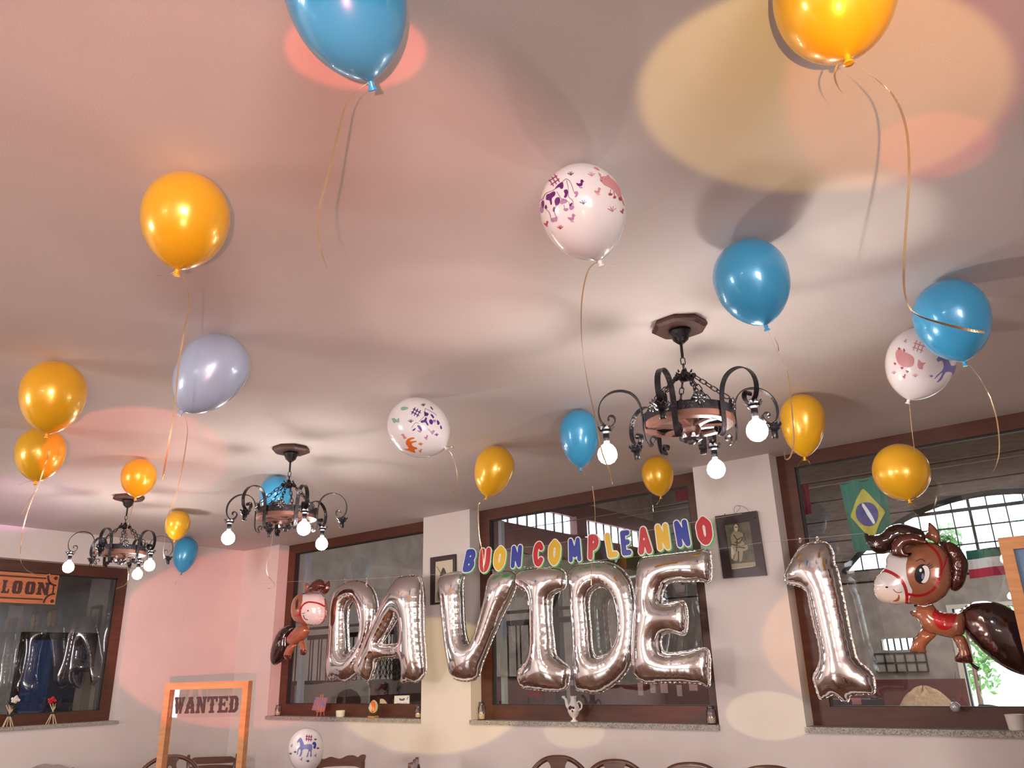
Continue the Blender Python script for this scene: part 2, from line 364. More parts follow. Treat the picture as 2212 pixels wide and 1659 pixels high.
def inflate(name, S, m, plane, parent=None, h=.012, thick=.85, pucker=.10, pk=.022, seam=None, seamw=.007, gh=None, maxh=None, origin=None, bv=True):
    """plane(P2, depth) -> world; builds a foil pillow"""
    V, T, isb, loops = fill(S, h, hb=h*.7)
    ev = ground(S, gh or h*.55); H = ev(V)*thick
    TT = np.array(T); ea = np.concatenate([TT[:, 0], TT[:, 1], TT[:, 2]]); eb = np.concatenate([TT[:, 1], TT[:, 2], TT[:, 0]])
    cnt = np.bincount(ea, minlength=len(V))+np.bincount(eb, minlength=len(V)); H[isb] = 0
    for _ in range(3):
        q = H*H; av = (np.bincount(ea, q[eb], len(V))+np.bincount(eb, q[ea], len(V)))/np.maximum(cnt, 1)
        H = np.where(isb, 0, np.sqrt(.5*q+.5*av))
    if maxh: H = maxh*np.tanh(H/maxh)
    A = np.vstack(loops); B = np.vstack([np.roll(l, -1, 0) for l in loops]); d, arg = d_seg(V, A, B)
    per = np.r_[0, np.cumsum(np.hypot(*(B-A).T))]; s = np.interp(arg, np.arange(len(per)), per)
    H = H*(1+pucker*(np.sin(s*2*PI/pk)*(.5+.5*np.sin(s*9))+.8*np.sin(s*2*PI/(pk*2.37)+1+np.sin(s*5)))*np.exp(-d/(pk*1.0)))
    H[isb] = 0; H = np.where(isb, 0, np.maximum(H, .0015))
    front = plane(V, H); back = plane(V, -H*.8)
    n = len(V); idx = np.arange(n); mp = np.where(isb, idx, idx+n)
    verts = np.vstack([front, back])
    def ori(t):  # 2-D orientation
        a, b, c = V[t[0]], V[t[1]], V[t[2]]; return (b[0]-a[0])*(c[1]-a[1])-(b[1]-a[1])*(c[0]-a[0]) > 0
    F = []
    for t in T:
        if not ori(t): t = t[::-1]
        F.append(t); F.append(tuple(int(mp[i]) for i in t[::-1]))
    used = sorted({i for f in F for i in f}); re = {u: i for i, u in enumerate(used)}
    o = mesh(name, verts[used], [tuple(re[i] for i in f) for f in F], m, parent, True, origin, bv)
    if seam:
        g = G()
        for l in loops:
            t = np.roll(l, -1, 0)-np.roll(l, 1, 0); t /= np.linalg.norm(t, axis=1)[:, None]+1e-9; nn = np.c_[t[:, 1], -t[:, 0]]
            sg = np.sign(np.mean(S.f(l+nn*.002))) or 1; nn = nn*sg; k = len(l); ss = np.arange(k)
            wv = .0022*np.sin(ss*2*PI/5)
            a = plane(l-nn*.002, np.zeros(k)); b = plane(l+nn*seamw*(1+.15*np.sin(ss*1.7))[:, None], wv)
            a2 = plane(l-nn*.002, np.zeros(k)-.0008); b2 = plane(l+nn*seamw*(1+.15*np.sin(ss*1.7))[:, None], wv-.0008)
            vv = np.vstack([a, b, b2, a2]); ff = []
            for i in range(k):
                j = (i+1) % k
                ff += [(i, j, k+j, k+i), (k+i, k+j, 2*k+j, 2*k+i), (2*k+i, 2*k+j, 3*k+j, 3*k+i)]
            g.add(vv, ff)
        g.build('seam', seam, o if parent is None else o, smooth=True)
    return o
def flat(name, S, m, plane, d0, d1, parent=None, h=.01, level=0.0, origin=None, mside=None):
    """flat cut-out extruded between depths d0 (back) and d1 (front)"""
    V, T, isb, loops = fill(S, h*4, level, interior=False, hb=h)
    n = len(V); front = plane(V, np.full(n, d1)); back = plane(V, np.full(n, d0)); F = []
    for t in T:
        a, b, c = V[t[0]], V[t[1]], V[t[2]]
        if (b[0]-a[0])*(c[1]-a[1])-(b[1]-a[1])*(c[0]-a[0]) < 0: t = t[::-1]
        F.append(t); F.append(tuple(i+n for i in t[::-1]))
    ed = {}
    for t in F[::2]:
        for a, b in ((t[0], t[1]), (t[1], t[2]), (t[2], t[0])): ed[(a, b)] = 1
    for (a, b) in list(ed):
        if (b, a) not in ed: F.append((b, a, a+n, b+n))
    return mesh(name, np.vstack([front, back]), F, m, parent, False, origin)
def plane_y(y0): return lambda P, d: np.c_[P[:, 0], y0-np.asarray(d)*np.ones(len(P)), P[:, 1]]
def plane_x(x0): return lambda P, d: np.c_[x0+np.asarray(d)*np.ones(len(P)), P[:, 0], P[:, 1]]
def decal(name, target, px, m, parent, stroke=None, smooth=True, h=2.0, lift=.0008, holes=(), thing=None, hits=None):
    """printed mark lying on the curved surface of target; px = outline in photo pixels"""
    S = Shape()
    if stroke: S.stroke(px, stroke, smooth)
    else: S.poly(px, smooth)
    for q in holes: S.hole(q)
    V, T, isb, loops = fill(S, h, hb=h*.8)
    bv = BV[target.name]; out = []; last = None
    for p in V:
        r_ = Vector(ray(*p)); hit, nrm, i, dist = bv.ray_cast(Vector(CAMP), r_)
        if hit is None: out.append(None); continue
        if nrm.dot(r_) > 0: nrm = -nrm
        out.append(np.array(hit+nrm*lift-r_*lift*.5))
    keep = [t for t in T if all(out[i] is not None for i in t)]
    if not keep: return None
    used = sorted({i for t in keep for i in t}); re = {u: i for i, u in enumerate(used)}
    vv = np.array([out[i] for i in used]); ff = []
    for t in keep:
        a, b, c = out[t[0]], out[t[1]], out[t[2]]; t2 = t
        if np.dot(np.cross(b-a, c-a), a-CAMP) > 0: t2 = t[::-1]
        ff.append(tuple(re[i] for i in t2))
    return mesh(name, vv, ff, m, parent, True)
# ================================================================== THE ROOM
YW, XW, ZC = 5.60, -8.62, 2.95          # window wall, left wall, ceiling
XR, YB = 3.6, -4.2
SILL = 1.11
WINS = {2: (-7.93, -5.585), 3: (-4.975, -2.66), 4: (-2.05, 0.35)}
st = lambda o: tag(o, kind='structure')
g = G().box((XW-.3, YW, 0), (XR+.2, YW+.3, SILL-.035))
for a, b in ((XW-.3, -7.93), (-5.585, -4.975), (-2.66, -2.05), (.35, XR+.2)): g.box((a, YW, SILL-.035), (b, YW+.3, ZC))
st(g.build('wall_back', M['wall']))
g = G().box((XW-.3, YB, 0), (XW, YW, 1.10)).box((XW-.3, YB, 2.645), (XW, YW, ZC)).box((XW-.3, YB, 1.10), (XW, 1.6, 2.645)).box((XW-.3, 4.275, 1.10), (XW, YW, 2.645))
st(g.build('wall_left', M['wall']))
st(G().box((XR, YB, 0), (XR+.2, YW, ZC)).build('wall_right', M['wall']))
st(G().box((XW-.3, YB-.2, 0), (XR+.2, YB, ZC)).build('wall_front', M['wall']))
st(G().box((XW-.3, YB-.2, ZC), (XR+.2, YW+.3, ZC+.2)).build('ceiling', M['ceil']))
fl = st(G().box((XW-.3, YB-.2, -.2), (XR+.2, YW+.3, -.006)).build('floor', M['grout']))
tb = G().box((0, 0, 0), (.59, .59, .006)).build('floor_tile', M['floor'], fl, origin=(0, 0, 0)); first = True
nx = int((XR-XW)/.6); ny = int((YW-YB)/.6)
for i in range(nx):
    for j in range(ny):
        if i*ny+j >= 300: break
        c = tb if (i == 0 and j == 0) else tb.copy()
        if c is not tb: COL.objects.link(c)
        c.location = Vector((XW+.01+.6*i, YB+.01+.6*j, -.006))-Vector(fl['_w'])
g = G()
for k in range(300, nx*ny):
    i, j = divmod(k, ny); g.box((XW+.01+.6*i, YB+.01+.6*j, -.006), (XW+.6+.6*i, YB+.6+.6*j, 0))
if g.v: tag(g.build('floor_tile', M['floor'], fl), kind='stuff')

def window_y(n, x0, x1, z0, z1, yf, lw=.125, tw=.10, bw=.115, rw=.125):
    """wood frame in a recess of the back wall"""
    w = G().box((x0, yf, z0), (x0+lw, yf+.07, z1)).box((x1-rw, yf, z0), (x1, yf+.07, z1)).box((x0+lw, yf, z1-tw), (x1-rw, yf+.07, z1)).box((x0+lw, yf, z0), (x1-rw, yf+.07, z0+bw))
    w = tag(w.build('window_%d' % n, M['fwood']), kind='structure')
    a, b, c, d = x0+lw, x1-rw, z0+bw, z1-tw; e = .012
    G().box((a, yf+.012, c), (a+e, yf+.05, d)).box((b-e, yf+.012, c), (b, yf+.05, d)).box((a+e, yf+.012, d-e), (b-e, yf+.05, d)).box((a+e, yf+.012, c), (b-e, yf+.05, c+.006)).build('gasket', M['gasket'], w)
    G().add([(a+e, yf+.03, c), (b-e, yf+.03, c), (b-e, yf+.03, d), (a+e, yf+.03, d)], [(0, 1, 2, 3)]).build('pane', M['glass'], w)
    if n < 4: G().box((a+e+(.045 if n == 2 else .02), yf+.09, c), (a+e+(.115 if n == 2 else .055), yf+.14, d)).build('outer_jamb', M['jamb'], w)
    return w
for n, (a, b) in WINS.items():
    window_y(n, a, b, SILL, ZC, YW+.14)
    s_ = G().box((a-.002, YW-.022, SILL-.035), (b+.002, YW+.30, SILL))
    tag(s_.build('trim_%d' % n, M['stone']), kind='structure')
# left wall window: recess, frame, sill
xf = XW-.12; y0, y1, z0, z1 = 1.6, 4.275, 1.13, 2.645
w = G().box((xf-.07, y0, z0), (xf, y0+.11, z1)).box((xf-.07, y1-.11, z0), (xf, y1, z1)).box((xf-.07, y0+.11, z1-.105), (xf, y1-.11, z1)).box((xf-.07, y0+.11, z0), (xf, y1-.11, z0+.10)).build('window_1', M['fwood']); st(w)
a, b, c, d = y0+.11, y1-.11, z0+.10, z1-.105; e = .012
G().box((xf-.05, a, c), (xf-.012, a+e, d)).box((xf-.05, b-e, c), (xf-.012, b, d)).box((xf-.05, a, d-e), (xf-.012, b, d)).box((xf-.05, a, c), (xf-.012, b, c+.006)).build('gasket', M['gasket'], w)
G().add([(xf-.03, a, c), (xf-.03, b, c), (xf-.03, b, d), (xf-.03, a, d)], [(0, 3, 2, 1)]).build('pane', M['glass'], w)
tag(G().box((XW-.30, y0-.03, 1.10), (XW+.025, y1+.035, 1.13)).build('trim_1', M['stone']), kind='structure')
# dark store room behind the left window
st(G().box((-11.6, -1, 0), (-11.4, 5.88, 3.2)).build('wall_store', M['hallw']))
st(G().box((-11.4, -1, -.2), (XW-.3, 5.88, 0)).build('floor_store', M['joint']))
st(G().box((-11.6, -1.2, 3.0), (XW-.3, 5.88, 3.2)).box((-11.6, -1.2, 0), (XW-.3, -1, 3.0)).build('ceiling_store', M['hallw']))
da, db, dc, dt = atx(34, 1450, -11.36)[1], atx(108, 1450, -11.36)[1], atx(183, 1450, -11.36)[1], atx(110, 1366, -11.36)[2]
dr = st(G().box((-11.40, da, 0), (-11.34, da+.08, dt)).box((-11.40, dc, 0), (-11.34, dc+.10, dt)).box((-11.40, da, dt-.09), (-11.34, dc+.1, dt)).build('door_1', M['gasket']))
G().box((-11.39, da+.08, 0), (-11.36, db, dt-.09)).build('curtain', mat('blue_curtain', (.02, .05, .16), .8, col2=(.04, .10, .28), scale=5, stretch=(1, 6, .3)), dr)
G().box((-11.39, db, 0), (-11.36, dc, dt-.09)).build('door_leaf', M['darkcloth'], dr)

# ================================================================== THE RIDING HALL BEYOND THE WINDOWS
YF, XA, HZ = 24.0, -13.0, 7.6
hy = lambda px, py: aty(px, py, YF)
far = G().box((XA, YF+.25, 0), (-12.9, YF+.45, .1)).build('wall_hall_far', M['joint']); st(far)
arch = Shape()
# arched opening: circle through left spring, shoulder and crown
A_, B_, C_ = hy(1836, 1222), hy(1945, 1128), hy(2120, 1068)
def circ(a, b, c):
    ax, ay, bx, by, cx_, cy_ = a[0], a[2], b[0], b[2], c[0], c[2]
    d_ = 2*(ax*(by-cy_)+bx*(cy_-ay)+cx_*(ay-by))
    ux = ((ax*ax+ay*ay)*(by-cy_)+(bx*bx+by*by)*(cy_-ay)+(cx_*cx_+cy_*cy_)*(ay-by))/d_
    uy = ((ax*ax+ay*ay)*(cx_-bx)+(bx*bx+by*by)*(ax-cx_)+(cx_*cx_+cy_*cy_)*(bx-ax))/d_
    return ux, uy, math.hypot(ax-ux, ay-uy)
ux, uy, ur = circ(A_, B_, C_)
zb = hy(1900, 1231)[2]; hw = math.sqrt(max(.1, ur*ur-(zb-uy)**2)); a0 = math.atan2(zb-uy, -hw); a1 = math.atan2(zb-uy, hw)
if a0 < 0: a0 += 2*PI
archpts = [(ux+ur*math.cos(a0+(a1-a0)*k/40), uy+ur*math.sin(a0+(a1-a0)*k/40)) for k in range(41)]
AX0, AX1, AZ1 = ux-hw, ux+hw, uy+ur
jx = hy(2081, 1434)[0]; dtop = zb-1.15; sx0, sx1 = hy(1903, 1391)[0], hy(1990, 1391)[0]; sz0, sz1 = hy(1940, 1404)[2], hy(1940, 1379)[2]
jz = [hy(1738, 1047)[2], hy(1750, 1091)[2], hy(1760, 1131)[2]]; step = (jz[0]-jz[2])/2
rows = []; z = jz[0]
while z < HZ: z += step
edges = []
while z > zb-.4: edges.append(z); z -= step
edges.append(zb-.35)
for k in range(len(edges)-1):
    zt, zl = min(edges[k], HZ), edges[k+1]
    if zt-zl < .05: continue
    for xa_, xb_ in ((XA, 8.5),):
        S = Shape().poly([(xa_+.01, zl+.02), (xb_-.01 if xb_ > ux else xb_, zl+.02), (xb_, zt-.015), (xa_+.01, zt-.015)], False)
        if zt > zb and zl < AZ1: S.hole(archpts, False)
        if contours(S, .06): flat('wall_panel', S, M['hpanel'], plane_y(YF), 0, .03+.02*random.random(), far, h=.12)
# backing above arch and lower plaster wall with openings
S = Shape().poly([(XA, zb-.35), (8.5, zb-.35), (8.5, HZ), (XA, HZ)], False).hole(archpts, False)
flat('backing', S, M['joint'], plane_y(YF+.2), 0, .19, far, h=.25)
S = Shape().poly([(XA, 0), (8.5, 0), (8.5, zb-.33), (XA, zb-.33)], False).hole([(jx, -.5), (jx+3.4, -.5), (jx+3.4, dtop), (jx, dtop)], False).hole([(sx0, sz0), (sx1, sz0), (sx1, sz1), (sx0, sz1)], False)
flat('plaster', S, M['hallw'], plane_y(YF+.3), 0, .32, far, h=.08)
dz = hy(1980, 1467)[2]
G().box((XA, YF-.1, 0), (jx-.02, YF-.03, dz)).build('dado', M['maroon'], far)
# glazing bars of the arch
pz = (hy(2000, 1150)[2]-hy(2000, 1187)[2])
g = G(); x = AX0+.1; k = 0; px_ = .42
vb = []
while x < AX1:
    zt = uy+math.sqrt(max(0, ur*ur-(x-ux)**2)); w_ = .03 if k % 4 else .07
    G().box((x-w_/2, YF-.02, zb), (x+w_/2, YF+.03, max(zb+.02, zt))).build('glazing_bar', M['steel'], far); x += px_; k += 1
z = zb; k = 0
while z < AZ1-.05:
    hw_ = math.sqrt(max(0, ur*ur-(z-uy)**2)); w_ = .035 if k % 3 else .09
    G().box((ux-hw_, YF-.03, z-w_/2), (ux+hw_, YF+.03, z+w_/2)).build('glazing_bar', M['steel'], far); z += .45; k += 1
flat('pane', Shape().poly(archpts, False), M['hglass'], plane_y(YF+.06), 0, .01, far, h=.3)
g = G().tube([(p[0], YF-.05, p[1]) for p in archpts], .08, 6).build('arch_rim', M['steel'], far)
for k in range(7):
    x = sx0+(sx1-sx0)*k/6; G().box((x-.02, YF, sz0), (x+.02, YF+.05, sz1)).build('glazing_bar', M['steel'], far)
# dark grid panel under the small window
gx0, gz0, gx1, gz1 = hy(1897, 1450)[0], hy(1950, 1452)[2], hy(2008, 1450)[0], hy(1950, 1411)[2]
gp = G().box((gx0, YF-.08, gz0), (gx1, YF-.05, gz1)).build('shutter_panel', M['hallw'], far)
for k in range(6):
    x = gx0+(gx1-gx0)*k/5; G().box((x-.02, YF-.11, gz0), (x+.02, YF-.08, gz1)).build('shutter_bar', M['steel'], gp)
for k in range(3):
    z = gz0+(gz1-gz0)*k/2; G().box((gx0, YF-.11, z-.02), (gx1, YF-.08, z+.02)).build('shutter_bar', M['steel'], gp)
dj = st(G().box((jx-.12, YF-.08, 0), (jx, YF+.3, dtop)).box((jx+3.4, YF-.08, 0), (jx+3.5, YF+.3, dtop)).box((jx-.12, YF-.08, dtop), (jx+3.5, YF+.3, dtop+.1)).build('door_2', M['paper']))
G().box((jx, YF-.04, 0), (jx+.05, YF+.1, dtop)).build('door_edge', M['steel'], dj)
# left wall of the hall with its strip windows
cz0 = atx(1240, 1156, XA)[2]; cz1 = atx(1240, 1117, XA)[2]; cy0 = atx(1058, 1120, XA)[1]; cy1 = atx(1240, 1156, XA)[1]; cy2 = atx(1262, 1163, XA)[1]
span = cy1-cy0; gap = cy2-cy1
strips = []
y = cy0
while y < YF-1: strips.append((y, min(y+span, YF-.3))); y += span+gap
y = cy0
left = G().box((XA-.3, 5.9, 0), (XA, YF, cz0-.75)); 
left.box((XA-.3, 5.9, cz1+.45), (XA, YF, HZ)).box((XA-.3, 5.9, cz0-.75), (XA, cy0, cz1+.45))
left = st(left.build('wall_hall_left', M['hallw']))
mb = G().box((XA-.25, cy0, cz0-.75), (XA+.02, YF, cz0)).box((XA-.25, cy0, cz1), (XA+.02, YF, cz1+.45))
prev = cy0
for a, b in strips:
    if a > prev: mb.box((XA-.25, prev, cz0), (XA+.12, a, cz1))
    prev = b
mb.box((XA-.25, prev, cz0), (XA+.02, YF, cz1))
mb.build('maroon_band', M['maroon'], left)
frost = bpy.data.materials.new('frosted_glass'); frost.use_nodes = True; nt = frost.node_tree; nt.nodes.clear()
o_ = nt.nodes.new('ShaderNodeOutputMaterial'); mx_ = nt.nodes.new('ShaderNodeMixShader'); mx_.inputs[0].default_value = .45
tr_ = nt.nodes.new('ShaderNodeBsdfTransparent'); tl_ = nt.nodes.new('ShaderNodeBsdfTranslucent'); tl_.inputs[0].default_value = (.9, .9, .92, 1)
nt.links.new(tr_.outputs[0], mx_.inputs[1]); nt.links.new(tl_.outputs[0], mx_.inputs[2]); nt.links.new(mx_.outputs[0], o_.inputs[0])
for a, b in strips:
    n = 9; dy = (b-a)/n
    for k in range(n):
        G().box((XA-.12, a+k*dy+.02, cz0), (XA-.11, a+(k+1)*dy-.02, cz1)).build('pane', frost, left)
        if k: G().box((XA-.14, a+k*dy-.025, cz0), (XA-.08, a+k*dy+.025, cz1)).build('glazing_bar', M['steel'], left)
st(G().box((XA-.3, 5.9, HZ), (8.5, YF+.5, HZ+.2)).build('ceiling_hall', M['hallw']))
st(G().box((8.5, 5.9, 0), (8.7, YF+.5, HZ)).build('wall_hall_right', M['hallw']))
st(G().box((XA-.3, 5.9, -.2), (8.7, YF+.5, -.02)).build('floor_hall', M['sand']))
st(G().box((XA-.3, 5.9, ZC+.2), (8.7, 6.1, HZ)).box((XA-.3, 5.9, 0), (XW-.3, 6.1, ZC+.2)).box((XR+.2, 5.9, 0), (8.7, 6.1, ZC+.2)).build('wall_hall_near', M['hallw']))
# outdoors beyond the hall door
st(G().box((-30, YF+.5, -.3), (25, 60, -.03)).build('floor_yard', M['grass']))
bv_ = []
def bush(c, r, n, label, m='leaf'):
    rnd = random.Random(int(c[0]*100)); g = G()
    for k in range(n):
        th, ph, rr = rnd.random()*2*PI, math.acos(2*rnd.random()-1), rnd.random()**.4
        p = np.array(c)+np.array(r)*rr*np.array([math.sin(ph)*math.cos(th), math.sin(ph)*math.sin(th), math.cos(ph)])
        u = np.array([rnd.gauss(0, 1) for _ in range(3)]); u /= np.linalg.norm(u); v_ = np.cross(u, [rnd.gauss(0, 1) for _ in range(3)]); v_ /= np.linalg.norm(v_)
        s_ = .09+.08*rnd.random(); g.add([p-u*s_, p+v_*s_*.5, p+u*s_, p-v_*s_*.5], [(0, 1, 2, 3)])
    t = empty('bush', (c[0], c[1], 0), label, 'bush')
    tag(g.build('foliage', M[m], t), kind='stuff')
    G().tube([(c[0], c[1], 0), (c[0]+.05, c[1], c[2]*.6), (c[0], c[1]+.1, c[2])], [.06, .04, .02], 6).build('stem', M['fwood'], t)
p = aty(2095, 1400, 29); bush((p[0], 29, 1.6), (.9, .6, 1.3), 420, 'green bush outside the bright hall doorway, beside its left jamb')
p = aty(2190, 1395, 31); bush((p[0]+.6, 31, 2.2), (1.6, .6, 1.2), 420, 'green bush outside the hall doorway, behind the foil pony tail')
p = aty(2040, 1150, 28); bush((p[0], 28, 5.0), (.5, .3, .5), 160, 'treetop showing through the arched hall window above the foil pony ears')
# sand mound
c = aty(2003, 1540, 19); n1, n2 = 26, 16; g = G(); vv = []; ff = []
mh = aty(2003, 1490, 19)[2]; rw_ = (aty(2085, 1540, 19)-aty(1938, 1540, 19))[0]/2
rnd = random.Random(4)
for i in range(n2+1):
    rr = i/n2
    for j in range(n1):
        a_ = 2*PI*j/n1; rad = rw_*1.5*rr*(1+.08*math.sin(3*a_+1)+.04*math.sin(7*a_)); hh = mh*(1-rr**1.8)*(1+.10*math.sin(5*a_+rr*6)) if rr < 1 else -.05
        vv.append((c[0]+rad*math.cos(a_), 19+rad*.8*math.sin(a_), max(-.05, hh)))
for i in range(n2):
    for j in range(n1): ff.append((i*n1+j, i*n1+(j+1) % n1, (i+1)*n1+(j+1) % n1, (i+1)*n1+j))
tag(mesh('sand_heap', vv, ff, M['sand'], smooth=True), 'heap of brown sand on the riding hall floor, left of the bright doorway', 'heap', kind='stuff')
# stall front with bars (seen through windows 2 and 3)
sy = 8.8
zr1, zr0 = aty(690, 1377, sy)[2], aty(690, 1470, sy)[2]
xs0, xs1 = aty(600, 1400, sy)[0], aty(1240, 1400, sy)[0]
stall = empty('stall_front', ((xs0+xs1)/2, sy, 0), 'long dark barred horse stall front seen through the two middle windows', 'stall')
G().box((xs0, sy-.04, zr1-.03), (xs1, sy+.04, zr1+.04)).box((xs0, sy-.03, zr1+.13), (xs1, sy+.03, zr1+.17)).build('top_rail', M['bars'], stall)
G().box((xs0, sy-.04, zr0-.06), (xs1, sy+.04, zr0)).build('bottom_rail', M['bars'], stall)
nb_ = int((xs1-xs0)/.11); b0 = None
for k in range(nb_):
    if b0 is None: b0 = G().tube([(0, 0, zr0), (0, 0, zr1)], .011, 5).build('bar', M['bars'], stall, origin=(0, 0, 0)); c_ = b0
    else: c_ = b0.copy(); COL.objects.link(c_)
    c_.location = Vector((xs0+.11*k+.02*math.sin(k*3.3), sy, 0))-Vector(stall['_w'])
x = xs0
while x < xs1: G().box((x-.05, sy-.05, 0), (x+.05, sy+.05, zr1+.6)).build('post', M['bars'], stall); x += 1.5
k = 0; x = xs0
while x < xs1-.3:
    G().box((x+.06, sy-.02, .02), (min(x+1.44, xs1), sy+.02, zr0-.06)).build('lower_board', M['maroon'] if k % 2 else M['chair'], stall); x += 1.5; k += 1
# pale arch-cut board low behind window 2
ay = 8.1
pp = [(703, 1475), (790, 1468), (797, 1475), (800, 1490), (797, 1528), (785, 1528), (783, 1508), (775, 1495), (762, 1488), (745, 1490), (733, 1497), (727, 1510), (724, 1528), (640, 1528), (640, 1480), (688, 1478)]
S = Shape().poly([(aty(x_, y_, ay)[0], aty(x_, y_, ay)[2] if y_ < 1528 else 0) for x_, y_ in pp], False)
tag(flat('arch_board', S, M['paper'], plane_y(ay), 0, .03, h=.03), 'pale arch-cut board standing low behind the left of the two middle windows', 'board')
# crossed wire lattice
ly = 8.3; q0, q1 = aty(798, 1424, ly), aty(868, 1462, ly); lat = empty('wire_lattice', (q0[0], ly, 0), 'crossed wire lattice behind the foil letter A in the second window', 'lattice'); 
for k in range(8):
    xa_ = q0[0]+(q1[0]-q0[0])*k/8
    for s_ in (-1, 1): G().tube([(xa_, ly+s_*.005, q0[2]), (xa_+s_*.17, ly+s_*.005, q1[2])], .006, 5).build('wire', M['bars'], lat)
G().box((q0[0]-.05, ly-.02, q0[2]), (q1[0]+.05, ly+.02, q0[2]+.03)).box((q0[0]-.05, ly-.02, 0), (q0[0], ly+.02, q0[2])).box((q1[0], ly-.02, 0), (q1[0]+.05, ly+.02, q0[2])).build('wire_frame', M['bars'], lat)
# low maroon partition with papers behind window 3
py_ = 9.6; xa_, xb_ = aty(1232, 1500, py_)[0], aty(1575, 1500, py_)[0]; zt_ = aty(1420, 1478, py_)[2]
part = G().box((xa_, py_, 0), (xb_, py_+.08, zt_)).build('partition', M['maroon']); tag(part, 'low maroon partition with papers pinned on it behind the third window', 'partition')
for (a, b, c_, d) in ((1377, 1474, 1390, 1502), (1404, 1477, 1417, 1497), (1426, 1477, 1443, 1497), (1461, 1480, 1474, 1504), (1488, 1477, 1507, 1492)):
    u_, v_ = aty(a, b, py_-.01), aty(c_, d, py_-.01); t = G().box((u_[0], py_-.012, v_[2]), (v_[0], py_-.002, u_[2])).build('notice_paper', M['paper']); 
    tag(t, 'white notice paper on the maroon partition, %s' % {1377: 'the leftmost and tall one', 1404: 'just right of the leftmost tall one', 1426: 'the middle and widest one', 1461: 'the narrow tall one right of the middle', 1488: 'the rightmost one'}[a], 'paper', 'notice papers on the hall partition')
# red-seated chair behind window 3
q = aty(1153, 1500, 8.0); rc = empty('hall_chair', (q[0], 8.0, 0), 'dark chair with a red back pad standing in the hall behind the third window', 'chair')
u_, v_ = aty(1141, 1491, 8.0), aty(1168, 1506, 8.0)
G().box((u_[0], 7.98, v_[2]), (v_[0], 8.02, u_[2])).build('back_pad', M['hred'], rc)
for x_ in (u_[0]-.02, v_[0]+.02): G().tube([(x_, 8.03, 0), (x_, 8.03, u_[2])], .012, 6).build('leg', M['bars'], rc); G().tube([(x_, 7.6, 0), (x_, 7.6, .5)], .012, 6).build('leg', M['bars'], rc)
G().box((u_[0]-.03, 7.58, .48), (v_[0]+.03, 8.03, .53)).build('seat', M['bars'], rc)
# dark case with pink label outside window 4 and blue cloth, crystal ball
q = aty(1858, 1528, 6.6); u_, v_ = aty(1790, 1510, 6.6), aty(1902, 1540, 6.6)
tk = empty('work_shelf', (q[0]+.3, 6.62, 0), 'dark shelf standing outside under the large right window', 'shelf')
zs = v_[2]-.01
G().box((u_[0]-.1, 6.35, zs-.03), (u_[0]+2.6, 6.95, zs)).build('shelf_top', M['bars'], tk)
for x_ in (u_[0], u_[0]+2.4):
    for y_ in (6.4, 6.9): G().box((x_-.02, y_-.02, 0), (x_+.02, y_+.02, zs-.03)).build('leg', M['bars'], tk)
cs = G().box((u_[0], 6.5, zs), (v_[0], 6.75, u_[2])).build('tool_case', M['darkcloth']); tag(cs, 'dark case with a pink label outside the right window, below the foil numeral', 'case')
a_, b_ = aty(1839, 1508, 6.49), aty(1861, 1522, 6.49); G().box((a_[0], 6.49, b_[2]), (b_[0], 6.499, a_[2])).build('label', M['pinkp'], cs)
G().tube([(v_[0]-.03, 6.62, u_[2]-.06+.0), (v_[0]-.03, 6.62, u_[2]+.012)], [.03, .028], 10).build('knob', M['gasket'], cs)
# folded blue cloth
pp = [(2112, 1521), (2140, 1522), (2165, 1527), (2180, 1526), (2215, 1535), (2260, 1536), (2260, 1540), (2112, 1539)]
S = Shape().poly([tuple(aty(x_, y_, 6.55)[[0, 2]]) for x_, y_ in pp], False)
cl = inflate('folded_cloth', S, M['darkcloth'], plane_y(6.55), h=.02, thick=1.2, pucker=.2, pk=.12, bv=False)
tag(cl, 'folded dark blue cloth outside the lower right corner of the right window', 'cloth')
# hanging crystal ball in front of window 4
q = aty(2063, 1527, 5.66); t = empty('crystal_ball', q, 'clear crystal ball hung on a thread before the right window, near the doorway view', 'ornament')
G().ell(q, .029, 20, 14).build('ball', mat('crystal', (.55, .56, .62), .12, .3, coat=.8), t, smooth=True); G().tube([q+[0, 0, .028], aty(2064, 1450, 5.66)], .0012, 5).build('thread', M['twine'], t); G().tube([q+[0, 0, .026], q+[0, 0, .04]], .006, 8).build('cap', M['ironlite'], t)
# flags in the hall
def flag(name, quad, cols, label, y=15.0, vertical=False, n=14):
    """quad TL,TR,BR,BL px; cloth with gentle folds; cols: list of (material, v0, v1)"""
    Q = [aty(*p_, y) for p_ in quad]; t = empty(name, Q[0], label, 'flag')
    for m_, v0_, v1_ in cols:
        vv = []; ff = []
        for i in range(n+1):
            for j, vvv in enumerate((v0_, v1_)):
                u_ = i/n; p_ = (1-u_)*((1-vvv)*Q[0]+vvv*Q[3])+u_*((1-vvv)*Q[1]+vvv*Q[2]); p_ = p_+np.array([0, .03*math.sin(u_*14), 0]); vv.append(p_)
        vv += [p_+np.array([0, .006, 0]) for p_ in vv]; k = 2*(n+1)
        for i in range(n): a_ = 2*i; ff += [(a_, a_+1, a_+3, a_+2), (k+a_, k+a_+2, k+a_+3, k+a_+1)]
        ff += [(0, k, k+1, 1), (2*n, 2*n+1, k+2*n+1, k+2*n)]
        mesh('cloth_panel', vv, ff, m_, t)
    return t, Q
def quadmap(Q, u_, v_, off): return (1-u_)*((1-v_)*Q[0]+v_*Q[3])+u_*((1-v_)*Q[1]+v_*Q[2])+np.array([0, off+.03*math.sin(u_*14), 0])
